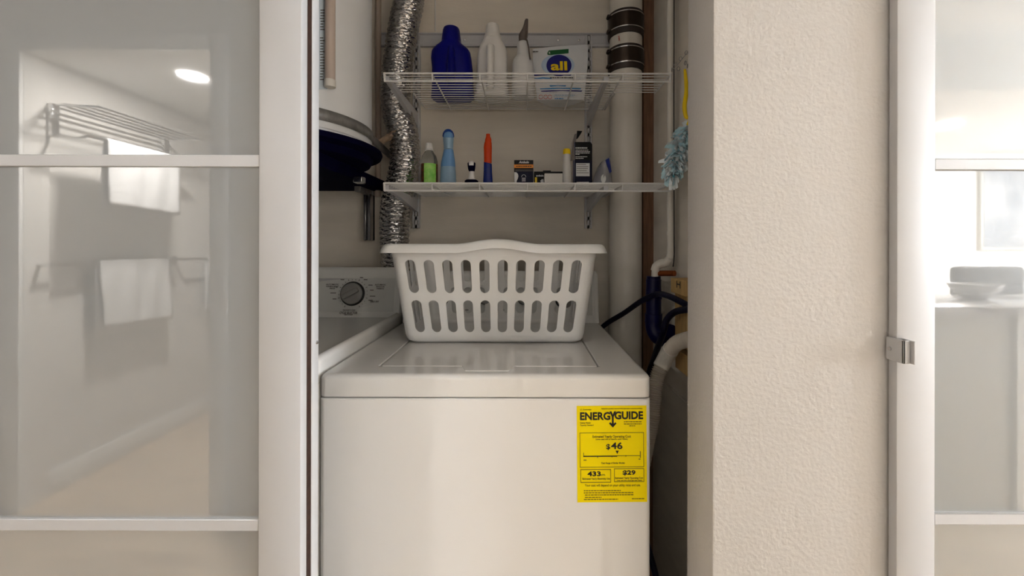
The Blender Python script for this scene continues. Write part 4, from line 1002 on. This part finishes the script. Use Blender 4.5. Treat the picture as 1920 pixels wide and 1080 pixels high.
# plastic bag of parts
vb = lowbase(1.37, 1129)
t = thing('parts_bag', at(1129, vb, 1.37), 'clear zip bag of small parts with a blue top edge, by the drain pipe', 'bag')
def lump(rows, d, dep, seed, amp):
    loops = []
    for v, a, b in rows:
        um = (a + b) / 2; hw = (b - a) / 2 * d / F; l = sup(ux(um, d, v), d, vz(v, d, um), hw, dep, 2.2, 24)
        l = [p + Vector((1, 1, 0)) * amp * noise.noise(p * 60 + Vector((seed, 0, 0))) for p in l]; loops.append(l)
    return G().loft(loops)
obj('film', lump([(vb, 1112, 1146), (345, 1110.5, 1147), (330, 1114, 1146), (315, 1120, 1144.5), (303, 1128, 1143.5), (297, 1138, 1143)], 1.375, 0.03, 1, 0.004), M['bagfilm'], t, 60)
obj('contents', lump([(vb - 1, 1114, 1136), (345, 1113, 1135), (330, 1117, 1134), (318, 1121, 1132), (309, 1125, 1129)], 1.375, 0.018, 5, 0.006), M['bagstuff'], t, 60)
fl = [at(1135, 300, 1.343), at(1142, 296, 1.343), at(1147, 322, 1.338), at(1143, 325, 1.338)]
obj('blue_zip', G().loft([fl, [p + Vector((0, 0.003, 0)) for p in fl]]), M['bluepack'], t, 0)
fl = [at(u, v, 1.343) for u, v in circ(1131.5, 335, 4.6, 8, 20)]
obj('white_tag', G().loft([fl, [p + Vector((0, 0.002, 0)) for p in fl]]), M['white_print'], t, 0)

# ------------------------------------------------------------------ behind the viewer: seen mirrored in the panes
def downlight(name, x, y, z, energy, label, size, light):
    t = thing(name, (x, y, z), label, 'ceiling light', None)
    obj('trim_ring', G().lathe([(size * 0.5, 0.0), (size * 0.62, -0.004), (size * 0.64, -0.002), (size * 0.64, 0.001)], (x, y, z), 32), M['ceil'], t)
    obj('lens', G().lathe([(size * 0.5, -0.0045), (size * 0.2, -0.006), (0.001, -0.006)], (x, y, z), 32), M['lamp'], t)
    a = area(light, (x, y, z - 0.012), size, energy, WARM); adopt(a, t)
downlight('recessed_light', -1.69, -0.81, 2.05, L_BATH, 'round recessed light in the bathroom ceiling', 0.12, 'bathroom_lamp_offscreen')
downlight('recessed_light', 3.20, -1.80, 2.11, L_KITCHEN, 'round recessed light in the kitchen soffit', 0.14, 'kitchen_lamp_offscreen')
def towel(name, x, y0, y1, zt, zf, zb_, label, bar_r=0.008):
    g = G(); n = 22; loops = []
    pr = []
    for k in range(13): pr.append((-1, zb_ + (zt - zb_) * k / 12))
    for k in range(1, 8): pr.append((-math.cos(math.pi * k / 8), zt + (bar_r + 0.004) * math.sin(math.pi * k / 8)))
    for k in range(13): pr.append((1, zt + (zf - zt) * k / 12))
    for sx, z in pr:
        l = []
        for j in range(n + 1):
            y = y0 + (y1 - y0) * j / n
            dr_ = max(0, (zt - z)) * 0.04
            wv = 0.0045 * math.sin(j * 0.9 + z * 9) * min(1, max(0, zt - z) * 8)
            l.append((x + sx * (bar_r + 0.005 + dr_) + wv, y + 0.004 * math.sin(z * 14), z + 0.02 * (j / n - 0.5) * (1 if z < zt - 0.05 else 0)))
        loops.append(l)
    o = obj(name, G().loft(loops, False, False, False), M['towel'], None, 70)
    m_ = o.modifiers.new('pile', 'SOLIDIFY'); m_.thickness = 0.007
    return tag(o, label, 'towel')
YV = 1.312                                     # mirror plane of the left panes, doubled
def ry(d): return YV - d
def tbar(x, y0, y1, z, label):
    t = thing('towel_bar', (-2.24, (y0 + y1) / 2, z), label, 'towel bar')
    obj('bar', G().tube([(x, y0, z), (x, y1, z)], 0.008, 14), M['chrome'], t)
    for y in (y0, y1):
        obj('post', G().tube([(-2.24, y, z), (x + 0.008, y, z)], 0.009, 12).lathe([(0.024, 0), (0.024, 0.006), (0.012, 0.010)], (-2.24, y, z), 18, 'X'), M['chrome'], t)
XB = -2.165
tbar(XB, ry(1.90), ry(2.59), 1.087, 'chrome towel bar near the bathroom doorway holding a long white towel')
towel('hand_towel', XB, ry(2.53), ry(2.12), 1.087, 0.74, 0.70, 'white towel hanging on the bathroom towel bar near the doorway')
tbar(XB, ry(2.66), ry(3.2), 1.087, 'chrome towel bar deeper inside the bathroom')
towel('hand_towel', XB, ry(3.14), ry(2.85), 1.087, 0.72, 0.70, 'narrow white towel on the deeper bathroom towel bar')
# chrome towel rack
t = thing('towel_rack', (-2.24, ry(2.25), 1.69), 'chrome train-style towel rack high on the bathroom wall', 'towel rack')
yA, yB_ = ry(1.95), ry(2.56)
for k in range(5):
    x = -2.20 + 0.052 * k
    obj('shelf_rod', G().tube([(x, yA, 1.825), (x, yB_, 1.825)], 0.006, 10), M['chrome'], t)
for y in (yA, yB_):
    obj('end_bracket', G().tube(spline([Vector((-2.20, y, 1.69)), Vector((-2.20, y, 1.825)), Vector((-2.09, y, 1.828)), Vector((-1.99, y, 1.825))], 5), 0.007, 10).box(-2.24, -2.195, y - 0.018, y + 0.018, 1.68, 1.84, 0.004, 2)
        .tube(spline([Vector((-2.20, y, 1.70)), Vector((-2.12, y, 1.675)), Vector((-2.045, y, 1.69))], 5), 0.007, 10), M['chrome'], t)
obj('hanging_bar', G().tube([(-2.045, yA, 1.69), (-2.045, yB_, 1.69)], 0.008, 12), M['chrome'], t)
towel('bath_towel', -2.045, ry(2.45), ry(2.03), 1.69, 1.36, 1.33, 'white bath towel draped over the chrome towel rack')
# kitchen corner
t = thing('kitchen_counter', (2.0, -0.66, 0), 'kitchen peninsula with a marble top and greige base', 'counter')
obj('worktop', G().box(1.74, 3.1, -0.90, -0.43, 0.875, 0.92, 0.004, 2), M['marble'], t)
obj('base_cabinet', G().box(1.76, 2.17, -0.86, -0.50, 0.0, 0.875, 0.002, 1), M['cabinet'], t)
obj('end_panel', G().box(2.17, 2.20, -0.87, -0.48, 0.0, 0.875, 0.002, 1), M['ceil'], t)
obj('support_leg', G().box(3.02, 3.07, -0.72, -0.62, 0.0, 0.875, 0.002, 1), M['ceil'], t)
bw = obj('bowl', G().lathe([(0.035, 0), (0.045, 0.004), (0.085, 0.045), (0.10, 0.075), (0.094, 0.075), (0.08, 0.048), (0.02, 0.012)], (2.22, -0.70, 0.92), 32), M['white_bottle'])
tag(bw, 'white bowl standing on the marble counter', 'bowl')
t = thing('bar_stool', (3.0, -1.15, 0), 'grey upholstered bar stool with chrome legs at the counter', 'stool')
obj('seat', G().box(2.76, 3.2, -1.33, -0.93, 0.62, 0.69, 0.03, 4), M['stool'], t)
obj('backrest', G().box(2.76, 3.2, -1.36, -1.30, 0.68, 1.05, 0.025, 4), M['stool'], t)
for x in (2.79, 3.17):
    for y in (-1.30, -0.96): obj('leg', G().tube([(x, y, 0), (x, y, 0.63)], 0.011, 10), M['chrome'], t)
obj('foot_rail', G().tube([(2.79, -0.96, 0.25), (3.17, -0.96, 0.25)], 0.009, 10), M['chrome'], t)
t = thing('wall_picture', (4.95, -2.84, 1.16), 'large grey abstract picture on the far kitchen wall', 'picture')
obj('picture_frame', G().box(4.58, 5.4, -2.85, -2.82, 1.14, 2.04, 0.004, 1), M['cabinet'], t)
obj('print', G().box(4.61, 5.37, -2.825, -2.817, 1.17, 2.01), M['art'], t, 0)
